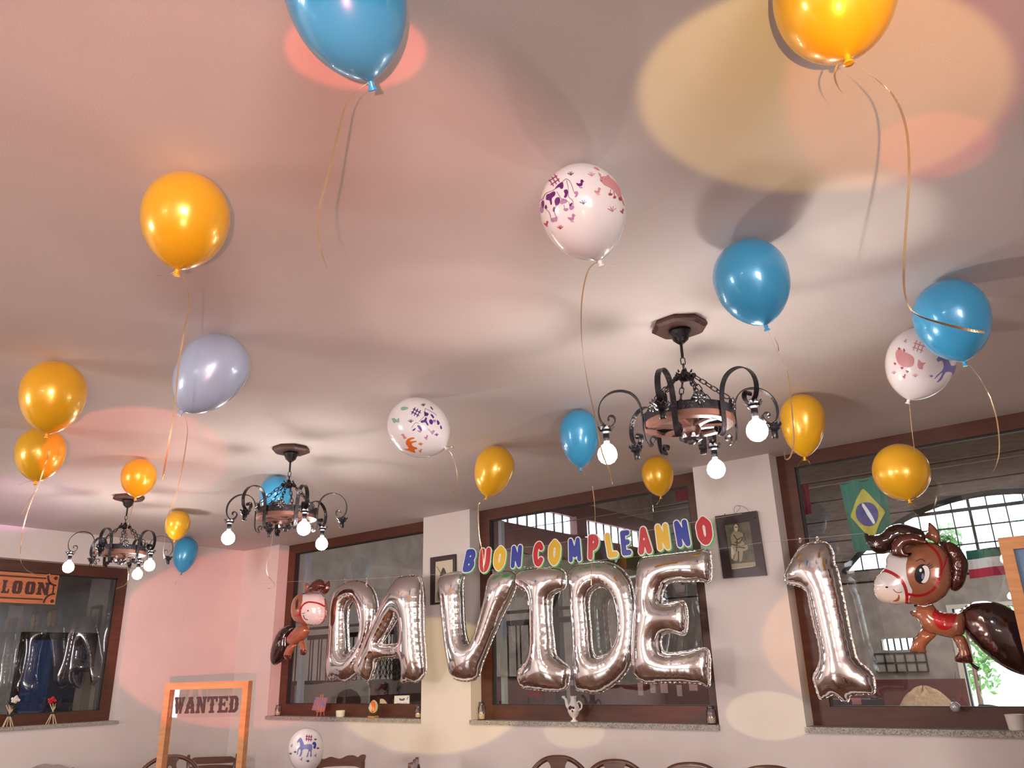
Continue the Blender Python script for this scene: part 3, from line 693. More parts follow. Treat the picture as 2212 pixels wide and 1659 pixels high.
t, Q = flag('green_flag', [(1813, 1043), (1908, 1025), (1932, 1186), (1846, 1192)], [(M['flagg'], 0, 1)], 'green flag with yellow rhombus and blue disc hung in the hall')
def fl_poly(name, pts, m_, off, hgt=.02):
    S = Shape().poly(pts, False); V, T, isb, L = fill(S, .08, hb=.04); vv = np.array([quadmap(Q, a_, b_, off) for a_, b_ in V]); mesh(name, vv, [tuple(x_) for x_ in T], m_, t)
fl_poly('rhombus', [(.5, .13), (.93, .5), (.5, .87), (.07, .5)], M['flagy'], -.010)
fl_poly('disc', [(.5+.27*math.cos(k*PI/12), .5+.165*math.sin(k*PI/12)) for k in range(24)], M['flagb'], -.016)
fl_poly('band', [(.40, .345), (.46, .345), (.58, .50), (.66, .63), (.60, .655), (.50, .53)], M['flagw'], -.022)
flag('tricolour_flag', [(2086, 1190), (2240, 1170), (2246, 1232), (2095, 1250)], [(M['flagg'], 0, .33), (M['flagw'], .33, .68), (M['flagr'], .68, 1)], 'green, white and red striped banner hung below the arched hall window')
flag('red_pennant', [(1722, 1048), (1744, 1045), (1751, 1110), (1735, 1113)], [(M['flagr'], 0, 1)], 'red cloth hung in the hall at the top left of the right window', y=9)
for y_, a_, b_, lab in ((15.0, (1700, 1062), (2300, 955), 'long thin line high in the hall carrying the green flag'), (9.02, (1722, 1047), (1800, 1036), 'thin line in the hall carrying the red cloth at the right window'), (8.98, (1456, 1052), (1800, 1036), 'thin line in the hall carrying the red cloth at the third window')):
    A9, B9 = aty(*a_, y_), aty(*b_, y_); z_ = A9[2]
    tag(G().tube([(-9, y_, z_), (2.5, y_, z_)], .006, 5).build('flag_line', M['twine']), lab, 'string')
flag('red_pennant', [(1456, 1053), (1520, 1040), (1522, 1077), (1461, 1083)], [(M['flagr'], 0, 1)], 'red cloth hung in the hall at the top right of the third window', y=9)
# ================================================================== CHANDELIERS
LIT = True
def flat_petal(g, c, nrm, up, L, w, n=6):
    pass
def chandelier(loc, z_h=2.455, R=.362):
    x0, y0 = loc; root = empty('chandelier', (x0, y0, ZC)); c = np.array([x0, y0, 0.])
    P = lambda r, a, z: c+np.array([r*math.cos(a), r*math.sin(a), z])
    oc = lambda r, z: [P(r, PI/8+k*PI/4, z) for k in range(8)]
    g = G(); v = oc(.118, ZC)+oc(.125, ZC-.012)+oc(.125, ZC-.022)+oc(.108, ZC-.032); f = []
    for i in range(3):
        for k in range(8): f.append((i*8+k, i*8+(k+1) % 8, (i+1)*8+(k+1) % 8, (i+1)*8+k))
    g.add(v, f+[tuple(range(8))[::-1], tuple(range(24, 32))]).build('ceiling_plate', M['plate'], root)
    G().lathe([(.048, ZC-.032), (.05, ZC-.045), (.04, ZC-.06), (.034, ZC-.078), (.018, ZC-.092), (.008, ZC-.10)], c, 16).build('canopy', M['iron'], root, smooth=True)
    G().tube([P(0, 0, ZC-.095), P(0, 0, ZC-.165)], .0065, 8).build('rod', M['iron'], root)
    hub = ZC-.245
    # chain link prototype along z
    def oval(L, W, n=14): 
        s_ = (L-W)/2; return [(W/2*math.cos(a_), 0, W/2*math.sin(a_)+(s_ if math.sin(a_) > 0 else -s_)) for a_ in [2*PI*(k+.5)/n for k in range(n)]]
    lk = G().tube(oval(.036, .019), .0024, 5, closed=True).build('chain_link', M['iron'], root, origin=(0, 0, 0), smooth=True)
    used = [False]
    def link_at(p, d, tw):
        if used[0]: o = lk.copy(); COL.objects.link(o)
        else: o = lk; used[0] = True
        q = Vector(d).to_track_quat('Z', 'Y') @ Matrix.Rotation(tw, 4, 'Z').to_quaternion()
        o.rotation_mode = 'QUATERNION'; o.rotation_quaternion = q; o.location = Vector(p)-Vector(root['_w'])
    link_at(P(0, 0, ZC-.180), (0, 0, 1), 0); link_at(P(0, 0, ZC-.209), (0, 0, 1), PI/2)
    g = G().lathe([(.006, hub+.028), (.012, hub+.02), (.018, hub+.006), (.030, hub), (.034, hub-.012), (.02, hub-.026), (.006, hub-.03)], c, 12)
    for k in range(6):
        a_ = PI/6+k*PI/3; g.ell(P(.040, a_, hub-.010), (.013, .013, .012), 8, 6); g.tube([P(.030, a_, hub+.008), P(.036, a_, hub+.02)], [.006, .002], 5)
    g.build('crown', M['iron'], root, smooth=True)
    rr = .190; zt, zb_ = z_h+.075, z_h+.035
    for k in range(6):
        a_ = PI/6+k*PI/3; A_, B_ = P(.046, a_, hub-.016), P(rr-.012, a_, zt+.035); d = B_-A_; L = np.linalg.norm(d); n = int(round(L/.029)); 
        for i in range(n): link_at(A_+d*(i+.5)/n, d, (PI/2)*(i % 2)+a_)
    # ring band with raised tabs
    g = G(); N = 72; v = []; f = []
    for i in range(N):
        a_ = 2*PI*i/N; ph = ((a_-PI/6+PI/6) % (PI/3))-PI/6; bump = .032*max(0, 1-(abs(ph)/.14)**4) if abs(ph) < .14 else 0
        for r_, z_ in ((rr, zb_), (rr, zt+bump), (rr-.004, zt+bump), (rr-.004, zb_)): v.append(P(r_, a_, z_))
    for i in range(N):
        for k in range(4): f.append((i*4+k, ((i+1) % N)*4+k, ((i+1) % N)*4+(k+1) % 4, i*4+(k+1) % 4))
    g.add(v, f).build('iron_band', M['iron'], root)
    g = G(); v = []; f = []
    for i in range(N):
        a_ = 2*PI*i/N
        for r_, z_ in ((rr-.008, zb_-.026), (rr+.001, zb_-.022), (rr+.001, zb_), (rr-.012, zb_), (rr-.045, zb_-.016), (rr-.045, zb_-.028)): v.append(P(r_, a_, z_))
    for i in range(N):
        for k in range(6): f.append((i*6+k, ((i+1) % N)*6+k, ((i+1) % N)*6+(k+1) % 6, i*6+(k+1) % 6))
    g.add(v, f).build('wheel_rim', M['copper'], root)
    for k in range(6):
        a_ = k*PI/3; t_ = np.array([-math.sin(a_), math.cos(a_), 0]); pts = [P(.03, a_, zb_-.028), P(.07, a_, zb_-.022), P(.11, a_, zb_-.020), P(rr-.04, a_, zb_-.022)]
        G().tube(pts, [1.5, .8, .7, 1.3], flat=(.03, .014), ref=t_).build('spoke', M['copper'], root)
    G().lathe([(.012, zb_+.02), (.036, zb_+.015), (.046, zb_-.005), (.046, zb_-.04), (.036, zb_-.062), (.018, zb_-.07), (.004, zb_-.072)], c, 20).build('hub_boss', M['copper'], root, smooth=True)
    g = G()
    for k in range(8):
        a_ = k*PI/4; g.tube([P(.018, a_, zb_-.066), P(.032, a_, zb_-.086), P(.045, a_, zb_-.078), P(.050, a_, zb_-.062)], [1, 1.5, 1.3, .5], flat=(.018, .004), ref=[-math.sin(a_), math.cos(a_), 0])
    g.ell(P(0, 0, zb_-.085), (.02, .02, .018), 10, 7); g.build('leaf_cup', M['ironlite'], root, smooth=False)
    # rosettes on the tabs
    for k in range(6):
        a_ = PI/6+k*PI/3; q = P(rr+.004, a_, zt+.005); nr = np.array([math.cos(a_), math.sin(a_), 0]); tt = np.array([-math.sin(a_), math.cos(a_), 0]); g = G()
        for j in range(8):
            b_ = j*PI/4; d = tt*math.cos(b_)+np.array([0, 0, 1])*math.sin(b_); e = np.cross(nr, d)
            A = np.array([d*.013, e*.0062, nr*.005]).T; g.lathe([(max(1e-3, math.sin(PI*i/6)), -math.cos(PI*i/6)) for i in range(7)], q+d*.017+nr*.004, 8, A[:, [1, 2, 0]])
        g.ell(q+nr*.006, .006, 8, 6); g.build('rosette', M['ironlite'], root, smooth=True)
    # scroll arms
    def scroll(c2, r0, a0_, turns, n=14, shrink=.35):
        return [(c2[0]+r0*(1-(1-shrink)*t)*math.cos(a0_+turns*2*PI*t), c2[1]+r0*(1-(1-shrink)*t)*math.sin(a0_+turns*2*PI*t)) for t in [i/n for i in range(n+1)]]
    for k in range(6):
        a_ = k*PI/3; tt = np.array([-math.sin(a_), math.cos(a_), 0]); lit = k % 2 == 0
        # profile in (r, z) : inner bottom curl, up the band, high arch, outer curl above the pan
        prof = [(.158, z_h-.052), (.150, z_h-.043), (.152, z_h-.032), (.163, z_h-.028), (.173, z_h-.036), (.174, z_h-.052), (.165, z_h-.067), (.172, z_h-.070), (.186, z_h-.062), (.196, z_h-.040), (.200, z_h-.01)]
        prof += [(.200, z_h+.03), (.201, z_h+.07), (.206, z_h+.11), (.220, z_h+.145), (.245, z_h+.17), (.280, z_h+.181), (.318, z_h+.178), (.352, z_h+.160), (.377, z_h+.13), (.388, z_h+.095), (.386, z_h+.06), (.376, z_h+.036), (.360, z_h+.022), (.342, z_h+.020), (.328, z_h+.030), (.320, z_h+.045), (.322, z_h+.060), (.333, z_h+.068), (.345, z_h+.065), (.350, z_h+.056), (.345, z_h+.048)]
        pr = smooth_line(prof, 3)
        arm = G().tube([P(r_, a_, z_) for r_, z_ in pr], 1.0, flat=(.024, .0042), ref=tt).build('arm', M['iron'], root, smooth=False)
        # drip pan with scalloped edge
        g = G(); N = 40; q = P(R, a_, 0); v = []; f = []
        for i in range(N):
            b_ = 2*PI*i/N; sc = abs(math.sin(b_*5)); w_ = .030+.007*sc
            for r_, z_ in ((.008, z_h+.002), (.020, z_h+.000), (w_, z_h+.006+.010*sc), (w_+.001, z_h+.009+.010*sc), (.019, z_h+.006), (.008, z_h+.007)): v.append(q+np.array([r_*math.cos(b_), r_*math.sin(b_), z_]))
        for i in range(N):
            for j in range(6): f.append((i*6+j, ((i+1) % N)*6+j, ((i+1) % N)*6+(j+1) % 6, i*6+(j+1) % 6))
        g.add(v, f).lathe([(.010, z_h+.022), (.012, z_h+.012), (.024, z_h+.002), (.026, z_h-.006), (.018, z_h-.012)], q, 16).build('drip_pan', M['iron'], arm, smooth=False)
        G().lathe([(.0135, z_h-.008), (.0135, z_h-.045), (.011, z_h-.047), (.010, z_h-.030)], q, 14).build('socket', M['iron'], arm, smooth=True)
        if lit:
            b = G().lathe([(.010, z_h-.046), (.013, z_h-.056), (.026, z_h-.066), (.037, z_h-.082), (.0415, z_h-.100), (.039, z_h-.118), (.028, z_h-.134), (.014, z_h-.142), (.004, z_h-.144)], q, 16).build('bulb', M['bulb'], arm, smooth=True)
            b['label'] = 'glowing pear-shaped bulb pointing down'
        else: G().lathe([(.004, z_h-.030), (.009, z_h-.034), (.009, z_h-.048)], q, 8).build('empty_holder', M['copper'], arm)
    return root
c1 = chandelier((-1.440, 3.047)); 
grp = 'wrought iron ceiling chandeliers'
tag(c1, 'nearest and largest black wrought-iron chandelier, with three lit bulbs, right of centre', 'chandelier', grp)
def cpy(p, ang, lab):
    c = copy_tree(c1, (p[0]+1.440, p[1]-3.047, 0)); c.rotation_euler[2] = math.radians(ang); tag(c, lab, 'chandelier', grp); return c
cpy((-4.383, 3.133), 221.67, 'middle black wrought-iron chandelier, in front of the blue balloon left of the foil letters')
cpy((-6.569, 3.129), 250.6, 'farthest and smallest black wrought-iron chandelier, below the orange-yellow balloon at left')
c1.rotation_euler[2] = math.radians(219.53)
cpy((-1.5, -2.4), 200, 'added black wrought-iron chandelier behind the viewpoint, on the unseen half of the ceiling'); cpy((-5.2, -2.4), 190, 'added unseen black wrought-iron chandelier hanging near the left wall, behind the viewpoint')  # unseen copies, added for extra light and reflections

# ================================================================== RIBBONS
def ribbon_mesh(pts3, w=.0048, name='ribbon', parent=None, seed=0, tw=1.0):
    rnd = random.Random(seed); P = smooth_line([np.array(p) for p in pts3], 6); n = len(P); ref = []; ph = rnd.random()*3
    for i in range(n):
        v = P[i]-CAMP; v /= np.linalg.norm(v); T = P[min(i+1, n-1)]-P[max(i-1, 0)]; T /= np.linalg.norm(T)+1e-9
        s_ = np.cross(v, T); s_ /= np.linalg.norm(s_)+1e-9; a_ = ph+tw*1.2*math.sin(i*.11+ph*2)+.8*math.sin(i*.05)
        ref.append(s_*math.cos(a_*.8)+v*math.sin(a_*.8))
    return G().tube(P, 1.0, flat=(w, .0004), ref=ref).build(name, M['ribbon'], parent)
def hang(px, p0):
    """photo polyline -> points on the upright plane through p0 that faces the room's long diagonal"""
    n = np.array([FWD[0], FWD[1], 0]); n /= np.linalg.norm(n); k = np.dot(p0-CAMP, n); out = []
    for q in px: v = ray(*q); out.append(CAMP+v*(k/np.dot(v, n)))
    return out
# ================================================================== LATEX BALLOONS
def balloon(name, center, wpx, neck, m, label, t=None, diam=None, lf=1.3, ribbons=(), rw=.0048, grp=None, knot=True):
    v = ray(*center); cz = float(v@FWD)
    if diam: dist = diam*F_PX/(wpx*cz)
    else: k = 1.06*wpx/(2*F_PX)*cz; dist = (ZC-1.5)/(v[2]+k)*(t or .998)
    C0 = CAMP+v*dist; R = wpx*cz*dist/(2*F_PX)*.985; L = lf*R
    nv = ray(*neck)
    while True:
        b = np.dot(C0-CAMP, nv); cc = np.dot(C0-CAMP, C0-CAMP)-L*L; disc = b*b-cc
        if disc >= 0: break
        L *= 1.02
    cand = [CAMP+nv*(b+s_*math.sqrt(disc)) for s_ in (1, -1)]; N0 = min(cand, key=lambda p: p[2])
    ax = (C0-N0)/np.linalg.norm(C0-N0); A = frame_axes(ax); prof = []
    for i in range(25):
        ph = PI*i/24
        if ph < PI/2: r_, z_ = math.sin(ph), 1.04*math.cos(ph)
        else: r_, z_ = max(.0, math.sin(ph))**(1+.32*((ph-PI/2)/(PI/2))), (L/R)*math.cos(ph)*(1-.0)
        prof.append((max(r_, .03)*R if i else .002, z_*R))
    prof = prof[:-1]+[(.032*R, -L*.995)]
    t_ = empty(name, C0, label, 'balloon', grp)
    body = G().lathe(prof[::-1], C0, 40, A).build('body', m, t_, smooth=True, bv=True)
    kr = .0105
    G().lathe([(.005, .012), (.0055, .002), (.008, -.004), (kr*.6, -.010), (kr, -.016), (kr*1.05, -.019), (kr*.5, -.0175)], N0, 14, A, cap=True).build('neck', m, t_, smooth=True)
    for i, rb in enumerate(ribbons):
        pts = hang(rb, N0)
        if i == 0 or math.hypot(rb[0][0]-neck[0], rb[0][1]-neck[1]) < 22: pts = [N0]+pts
        ribbon_mesh(pts, rw, 'ribbon', t_, seed=int(center[0])+i)
    return t_, body, C0, R, A, L
gB = None
blue1 = balloon('balloon', (744, -20), 262, (800, 176), M['blue'], 'blue balloon cut off by the top edge of the photo', ribbons=[[(766, 200), (745, 232), (727, 300), (705, 390), (688, 460), (688, 520), (706, 578)], [(826, 172), (830, 174)]])
balloon('balloon', (1801, -14), 256, (1830, 121), M['gold'], 'yellow balloon cut off by the top right edge of the photo', ribbons=[[(1850, 138), (1872, 155), (1897, 174), (1935, 215), (1958, 280), (1964, 370), (1960, 450), (1954, 540), (1953, 620), (1964, 662), (1985, 682), (2040, 700), (2090, 712), (2127, 718)], [(1808, 140), (1803, 165), (1812, 190), (1831, 212)]])
balloon('balloon', (402, 466), 184, (383, 583), M['gold'], 'large yellow balloon alone on the left part of the ceiling, upper left', ribbons=[[(400, 608), (408, 655), (398, 715), (386, 790), (377, 880), (364, 960), (351, 1036)], [(366, 592), (335, 596)]])
cow = balloon('balloon', (1257, 450), 186, (1295, 563), M['white'], 'large white balloon printed with a purple cow and a pink pig, upper centre', ribbons=[[(1275, 577), (1264, 605), (1256, 660), (1257, 740), (1268, 820), (1284, 895), (1300, 975), (1318, 1020), (1323, 1046)], [(1308, 574), (1328, 575)]])
balloon('balloon', (1621, 598), 161, (1654, 703), M['blue'], 'large blue balloon right above the nearest chandelier', ribbons=[[(1663, 725), (1676, 755), (1700, 800), (1707, 850), (1712, 900), (1715, 950), (1708, 985), (1697, 992), (1694, 974)], [(1672, 728), (1680, 745), (1682, 758)]])
balloon('balloon', (464, 793), 146, (393, 889), M['pale'], 'pale greyish blue balloon leaning, on the left side below the large yellow one', ribbons=[[(400, 900), (405, 925), (402, 960), (390, 1030), (375, 1085), (362, 1115), (357, 1150), (353, 1188), (354, 1207)], [(380, 886), (367, 879)]])
balloon('balloon', (116, 846), 132, (101, 938), M['gold'], 'upper yellow balloon of the pair at the far left edge', ribbons=[[(103, 955), (103, 985), (95, 1012), (84, 1045), (64, 1092), (50, 1142), (44, 1190), (46, 1215), (60, 1233), (88, 1243), (107, 1240)]])
balloon('balloon', (88, 973), 100, (77, 1040), M['gold'], 'lower, olive yellow balloon of the pair at the far left edge', ribbons=[[(72, 1065), (60, 1085), (47, 1112)], [(62, 1040), (40, 1048)]])
balloon('balloon', (300, 1028), 73, (293, 1075), M['gold'], 'small orange-yellow balloon over the ceiling plate of the farthest chandelier', ribbons=[[(287, 1092), (279, 1125), (272, 1155), (272, 1200), (277, 1240), (272, 1262), (250, 1272)], [(303, 1078), (312, 1072)]])
balloon('balloon', (384, 1129), 52, (377, 1167), M['gold'], 'smallest yellow balloon, above the small blue one near the left chandelier', ribbons=[[(372, 1176), (368, 1184)]])
balloon('balloon', (402, 1187), 51, (392, 1238), M['blue'], 'small blue balloon hanging before the left corner under a small yellow one', lf=1.5, ribbons=[[(384, 1248), (379, 1262)], [(397, 1275), (398, 1310), (396, 1345)]])
balloon('balloon', (596, 1064), 70, (590, 1108), M['blue'], 'blue balloon behind the chains of the middle chandelier', ribbons=[[(588, 1165), (580, 1195), (576, 1228), (580, 1245), (594, 1262), (588, 1270), (578, 1271)]])
cow2 = balloon('balloon', (901, 921), 128, (960, 966), M['white'], 'white balloon printed with an orange cat and a violet cow, mid ceiling', ribbons=[[(975, 980), (985, 1010), (988, 1040), (980, 1065)], [(972, 965), (981, 967)]])
balloon('balloon', (1069, 1007), 86, (1051, 1073), M['gold'], 'yellow balloon above the window behind the banner letters, centre', ribbons=[[(1042, 1084), (1034, 1090), (1033, 1120), (1036, 1160), (1043, 1200), (1045, 1235)]])
balloon('balloon', (1252, 930), 88, (1254, 1011), M['blue'], 'blue balloon beside the leftmost lit bulb of the nearest chandelier', lf=1.5, ribbons=[[(1262, 1024), (1268, 1032)], [(1280, 1050), (1285, 1100), (1284, 1150), (1279, 1205), (1277, 1264)]])
balloon('balloon', (1420, 1021), 69, (1427, 1072), M['gold'], 'yellow balloon below the nearest chandelier, before the window top', ribbons=[[(1424, 1082), (1418, 1090)]])
balloon('balloon', (1733, 899), 94, (1738, 988), M['gold'], 'yellow balloon right behind the arm of the nearest chandelier', lf=1.55, ribbons=[[(1728, 998), (1722, 1010)], [(1748, 998), (1750, 1008)]])
wh3 = balloon('balloon', (1989, 777), 140, (1963, 864), M['white'], 'white balloon printed with a pig and a horse, at right behind a blue balloon', t=.99, ribbons=[[(1966, 890), (1970, 930), (1976, 976)]])
balloon('balloon', (2054, 681), 153, (2083, 781), M['blue'], 'blue balloon at the right, in front of a white printed one', ribbons=[[(2095, 790), (2115, 815), (2135, 850), (2143, 870), (2153, 905), (2158, 945), (2158, 980), (2150, 1010), (2135, 1035)], [(2044, 742), (2048, 757), (2060, 768)]])
balloon('balloon', (1946, 1018), 117, (1964, 1080), M['gold'], 'round yellow balloon hanging before the right window over the green flag', diam=.285, lf=1.15, ribbons=[[(1978, 1076), (1984, 1066)], [(1972, 1090), (1980, 1096)]])
wh4 = balloon('balloon', (661, 1615), 76, (664, 1672), M['white'], 'white balloon printed with a blue horse, low behind a scalloped chair back', diam=.28, ribbons=[])
# prints -----------------------------------------------------------------
def D(bal, name, pts, m, **k):
    if name not in bal[0]: pass
    return decal(name, bal[1], pts, m, bal[0], **k)
def tr(pts, o, s, sx=None): return [(o[0]+p[0]/s, o[1]+p[1]/(sx or s)) for p in pts]
def grassp(b, x, y, s, m): 
    for dx, dy in ((-1, -.6), (-.45, -1), (.2, -1.1), (.8, -.7)): D(b, 'grass_print', [(x, y), (x+dx*s*.5, y+dy*s*.6), (x+dx*s, y+dy*s)], m, stroke=.8, h=1.2)
def chick(b, x, y, s, m):
    D(b, 'chick_print', [(x-s, y-.25*s), (x-.7*s, y+.35*s), (x-.1*s, y+.6*s), (x+.5*s, y+.35*s), (x+.55*s, y-.1*s), (x+.72*s, y-.45*s), (x+.95*s, y-.6*s), (x+.72*s, y-.72*s), (x+.5*s, y-1.0*s), (x+.12*s, y-.95*s), (x, y-.6*s), (x+.05*s, y-.2*s), (x-.5*s, y-.1*s)], m, h=1.0)
    for q_ in (-.2, .2): D(b, 'chick_leg_print', [(x+q_*s, y+.5*s), (x+q_*s+.1*s, y+.95*s), (x+q_*s+.35*s, y+.95*s)], m, stroke=.5, h=1, smooth=False)
def fence(b, o, s, m, a=0):
    R2 = lambda x, y: (o[0]+(x*math.cos(a)-y*math.sin(a))*s, o[1]+(x*math.sin(a)+y*math.cos(a))*s)
    for y in (-.4, .4): D(b, 'fence_print', [R2(-1, y), R2(1, y)], m, stroke=1.0, h=1.5)
    for x in (-.7, 0, .7): D(b, 'fence_print', [R2(x, -.9), R2(x, .9)], m, stroke=1.0, h=1.5)
CO, CS = (1140, 330), 5.72
T_ = lambda pts: tr(pts, CO, CS)
for p in ([(335, 450), (370, 400), (425, 362), (442, 395), (435, 440), (408, 445), (390, 425)], [(228, 580), (235, 520), (270, 505), (320, 478), (342, 490), (338, 525), (300, 565), (302, 630), (285, 645), (270, 590)], [(445, 470), (480, 452), (498, 480), (490, 530), (468, 558), (448, 545), (460, 510)], [(333, 600), (350, 560), (385, 550), (402, 580), (390, 630), (350, 655)], [(210, 680), (225, 640), (242, 670), (230, 698)], [(312, 720), (318, 675), (335, 670), (330, 725)], [(175, 600), (200, 590), (205, 640), (190, 690), (170, 650)], [(515, 640), (550, 615), (545, 650), (520, 665)]): D(cow, 'cow_print', T_(p), M['purple'], h=1.6)
for p in ([(150, 690), (165, 740), (190, 735), (195, 690), (175, 650)],): D(cow, 'cow_muzzle_print', T_(p), M['lilac'], h=1.6)
for p in ([(285, 820), (330, 800), (330, 850), (300, 856)], [(330, 800), (368, 792), (360, 845), (335, 845)], [(445, 690), (500, 685), (495, 715), (460, 722)], [(512, 670), (570, 655), (568, 690), (530, 708)], [(405, 600), (430, 565), (485, 585), (480, 615), (410, 635)], [(568, 490), (610, 475), (625, 510), (600, 550), (578, 545), (592, 520)]): D(cow, 'cow_hoof_print', T_(p), M['lilac'], h=1.6)
for p in ([(190, 560), (230, 500), (330, 455), (430, 360), (480, 325), (530, 370), (570, 480)], [(480, 340), (500, 430), (505, 540), (555, 590), (560, 660)], [(360, 480), (420, 570), (500, 600), (520, 650)], [(230, 700), (270, 740), (290, 820)], [(350, 660), (330, 720), (355, 800)], [(450, 640), (455, 690)], [(205, 560), (150, 590)]): D(cow, 'cow_outline_print', T_(p), M['greyi'], stroke=.5, h=1.3)
D(cow, 'pig_print', T_([(900, 300), (960, 290), (1020, 310), (1080, 360), (1130, 430), (1155, 510), (1130, 560), (1090, 500), (1040, 450), (1010, 430), (950, 400), (920, 370), (890, 340)]), M['pinkp'], h=1.8)
D(cow, 'pig_print', T_([(870, 250), (905, 270), (900, 310)]), M['pinkp'], h=1.5); D(cow, 'pig_print', T_([(965, 290), (1000, 280), (1005, 320)]), M['pinkp'], h=1.5)
for p in ([(1000, 500), (1045, 505), (1035, 530), (1000, 525)], [(1055, 540), (1090, 535), (1085, 565), (1060, 565)], [(1120, 560), (1155, 545), (1160, 590), (1135, 590)]): D(cow, 'pig_hoof_print', T_(p), M['pinkd'], h=1.5)
for p in ([(1025, 450), (1015, 500)], [(1060, 480), (1070, 540)], [(1150, 540), (1190, 650)]): D(cow, 'pig_outline_print', T_(p), M['pinkd'], stroke=.7, h=1.3)
for x, y in ((915, 315), (962, 325), (905, 345), (920, 352)): D(cow, 'pig_dot_print', tr([(x-6, y-6), (x+6, y-6), (x+6, y+6), (x-6, y+6)], CO, CS), M['pinkd'], h=1)
for x, y, s, m in ((650, 385, 9, 'purple'), (545, 805, 9, 'lilac'), (865, 475, 8, 'pinkp'), (230, 875, 6, 'pinkd'), (1165, 720, 5, 'pinkd')): chick(cow, CO[0]+x/CS, CO[1]+y/CS, s, M[m])
for x, y, s, m in ((535, 280, 7, 'greyi'), (790, 290, 8, 'pinkp'), (690, 635, 8, 'violet'), (405, 940, 7, 'pinkd'), (1045, 725, 10, 'pinkp')): grassp(cow, CO[0]+x/CS, CO[1]+y/CS, s, M[m])
fence(cow, (1140+325/CS, 330+340/CS), 11, M['plum'], -.6); D(cow, 'leaf_print', T_([(815, 180), (850, 180), (890, 220), (850, 210)]), M['pinkp'], h=1.3)
CO, CS = (800, 840), 5.925
for p in ([(690, 290), (710, 300), (745, 315), (735, 345), (695, 345)], [(645, 410), (690, 395), (705, 365), (725, 375), (720, 410), (745, 460), (730, 468), (700, 430), (655, 435)], [(755, 400), (785, 392), (802, 430), (785, 458), (758, 440)], [(768, 325), (795, 330), (815, 365), (805, 380), (780, 350)], [(600, 470), (630, 468), (658, 500), (655, 540), (625, 515)], [(540, 525), (580, 500), (575, 520), (550, 540)], [(765, 230), (780, 230), (805, 265), (790, 268)], [(850, 400), (880, 420), (885, 450), (860, 460)], [(895, 465), (915, 490), (910, 520), (893, 500)]): D(cow2, 'cow_print', T_(p), M['violet'], h=1.3)
for p in ([(600, 530), (655, 540), (640, 558), (615, 550)], [(775, 560), (800, 530), (825, 540), (795, 585)], [(800, 400), (835, 395), (835, 425), (805, 425)]): D(cow2, 'cow_muzzle_print', T_(p), M['lilac'], h=1.3)
for p in ([(620, 420), (690, 350), (700, 260), (720, 262), (810, 310), (850, 340)], [(740, 510), (780, 560)], [(530, 500), (570, 440), (620, 440)]): D(cow2, 'cow_outline_print', T_(p), M['greyi'], stroke=.45, h=1.1)
D(cow2, 'cat_print', T_([(455, 700), (470, 650), (510, 625), (560, 622), (565, 635), (520, 650), (510, 670), (580, 665), (592, 678), (545, 690), (530, 710), (550, 735), (590, 750), (600, 770), (565, 780), (580, 815), (540, 810), (480, 790), (420, 765), (490, 760)]), M['orangep'], h=1.3)
D(cow2, 'mouse_print', T_([(395, 580), (430, 575), (440, 600), (465, 630), (430, 640), (415, 610)]), M['pinkp'], h=1.2)
for p in ([(275, 380), (310, 375), (340, 395), (365, 370), (370, 430), (330, 425), (310, 440), (285, 410)], [(390, 240), (440, 228), (490, 245), (450, 270), (400, 275)]): D(cow2, 'green_animal_print', T_(p), M['greenp'], h=1.3)
fence(cow2, (800+585/CS, 840+300/CS), 9, M['violet'], .5)
for x, y, s, m in ((520, 430, 6, 'greyi'), (680, 220, 5, 'greyi'), (850, 600, 5, 'violet'), (645, 720, 5, 'orangep')): grassp(cow2, CO[0]+x/CS, CO[1]+y/CS, s, M[m])
chick(cow2, CO[0]+715/CS, CO[1]+620/CS, 5, M['lilac']); chick(cow2, CO[0]+640/CS, CO[1]+790/CS, 4, M['orangep'])
CO, CS = (1880, 580), 3.072
D(wh3, 'pig_print', T_([(168, 560), (190, 535), (230, 555), (270, 575), (290, 600), (285, 640), (260, 655), (215, 650), (180, 620)]), M['pinkp'], h=1.4)
for p in ([(155, 625), (172, 628), (165, 642)], [(200, 655), (222, 655), (212, 670)], [(235, 675), (258, 680), (245, 692)], [(185, 525), (200, 530), (190, 550)], [(220, 530), (232, 545), (222, 555)]): D(wh3, 'pig_hoof_print', T_(p), M['pinkd'], h=1.1)
D(wh3, 'rabbit_print', T_([(320, 605), (345, 625), (368, 625), (350, 645), (345, 670), (315, 655)]), M['pinkp'], h=1.2)
D(wh3, 'horse_print', T_([(440, 600), (470, 572), (500, 580), (525, 620), (540, 645), (585, 640), (575, 680), (545, 715), (540, 690), (500, 690), (470, 740), (440, 755), (465, 720), (475, 690), (425, 735), (440, 710), (480, 670), (485, 630), (470, 610), (450, 620)]), M['horseb'], h=1.2)
fence(wh3, (1880+320/CS, 580+520/CS), 12, M['pinkp'], .35)
for x, y, s, m in ((160, 700, 6, 'pinkp'), (300, 720, 7, 'pinkp'), (405, 720, 4, 'horseb')): grassp(wh3, CO[0]+x/CS, CO[1]+y/CS, s, M[m])
chick(wh3, CO[0]+225/CS, CO[1]+715/CS, 4.5, M['pinkd']); chick(wh3, CO[0]+232/CS, CO[1]+480/CS, 4, M['pinkp'])
CO, CS = (600, 1560), 5.53
D(wh4, 'horse_print', T_([(230, 240), (240, 215), (270, 185), (290, 205), (305, 240), (320, 270), (370, 262), (410, 270), (412, 320), (405, 350), (405, 405), (385, 412), (390, 360), (375, 350), (360, 410), (342, 412), (365, 330), (300, 330), (290, 370), (275, 405), (258, 408), (275, 350), (262, 320), (245, 350), (240, 385), (228, 385), (240, 320), (265, 290), (265, 250), (250, 235), (238, 248)]), M['horseb'], h=1.1)
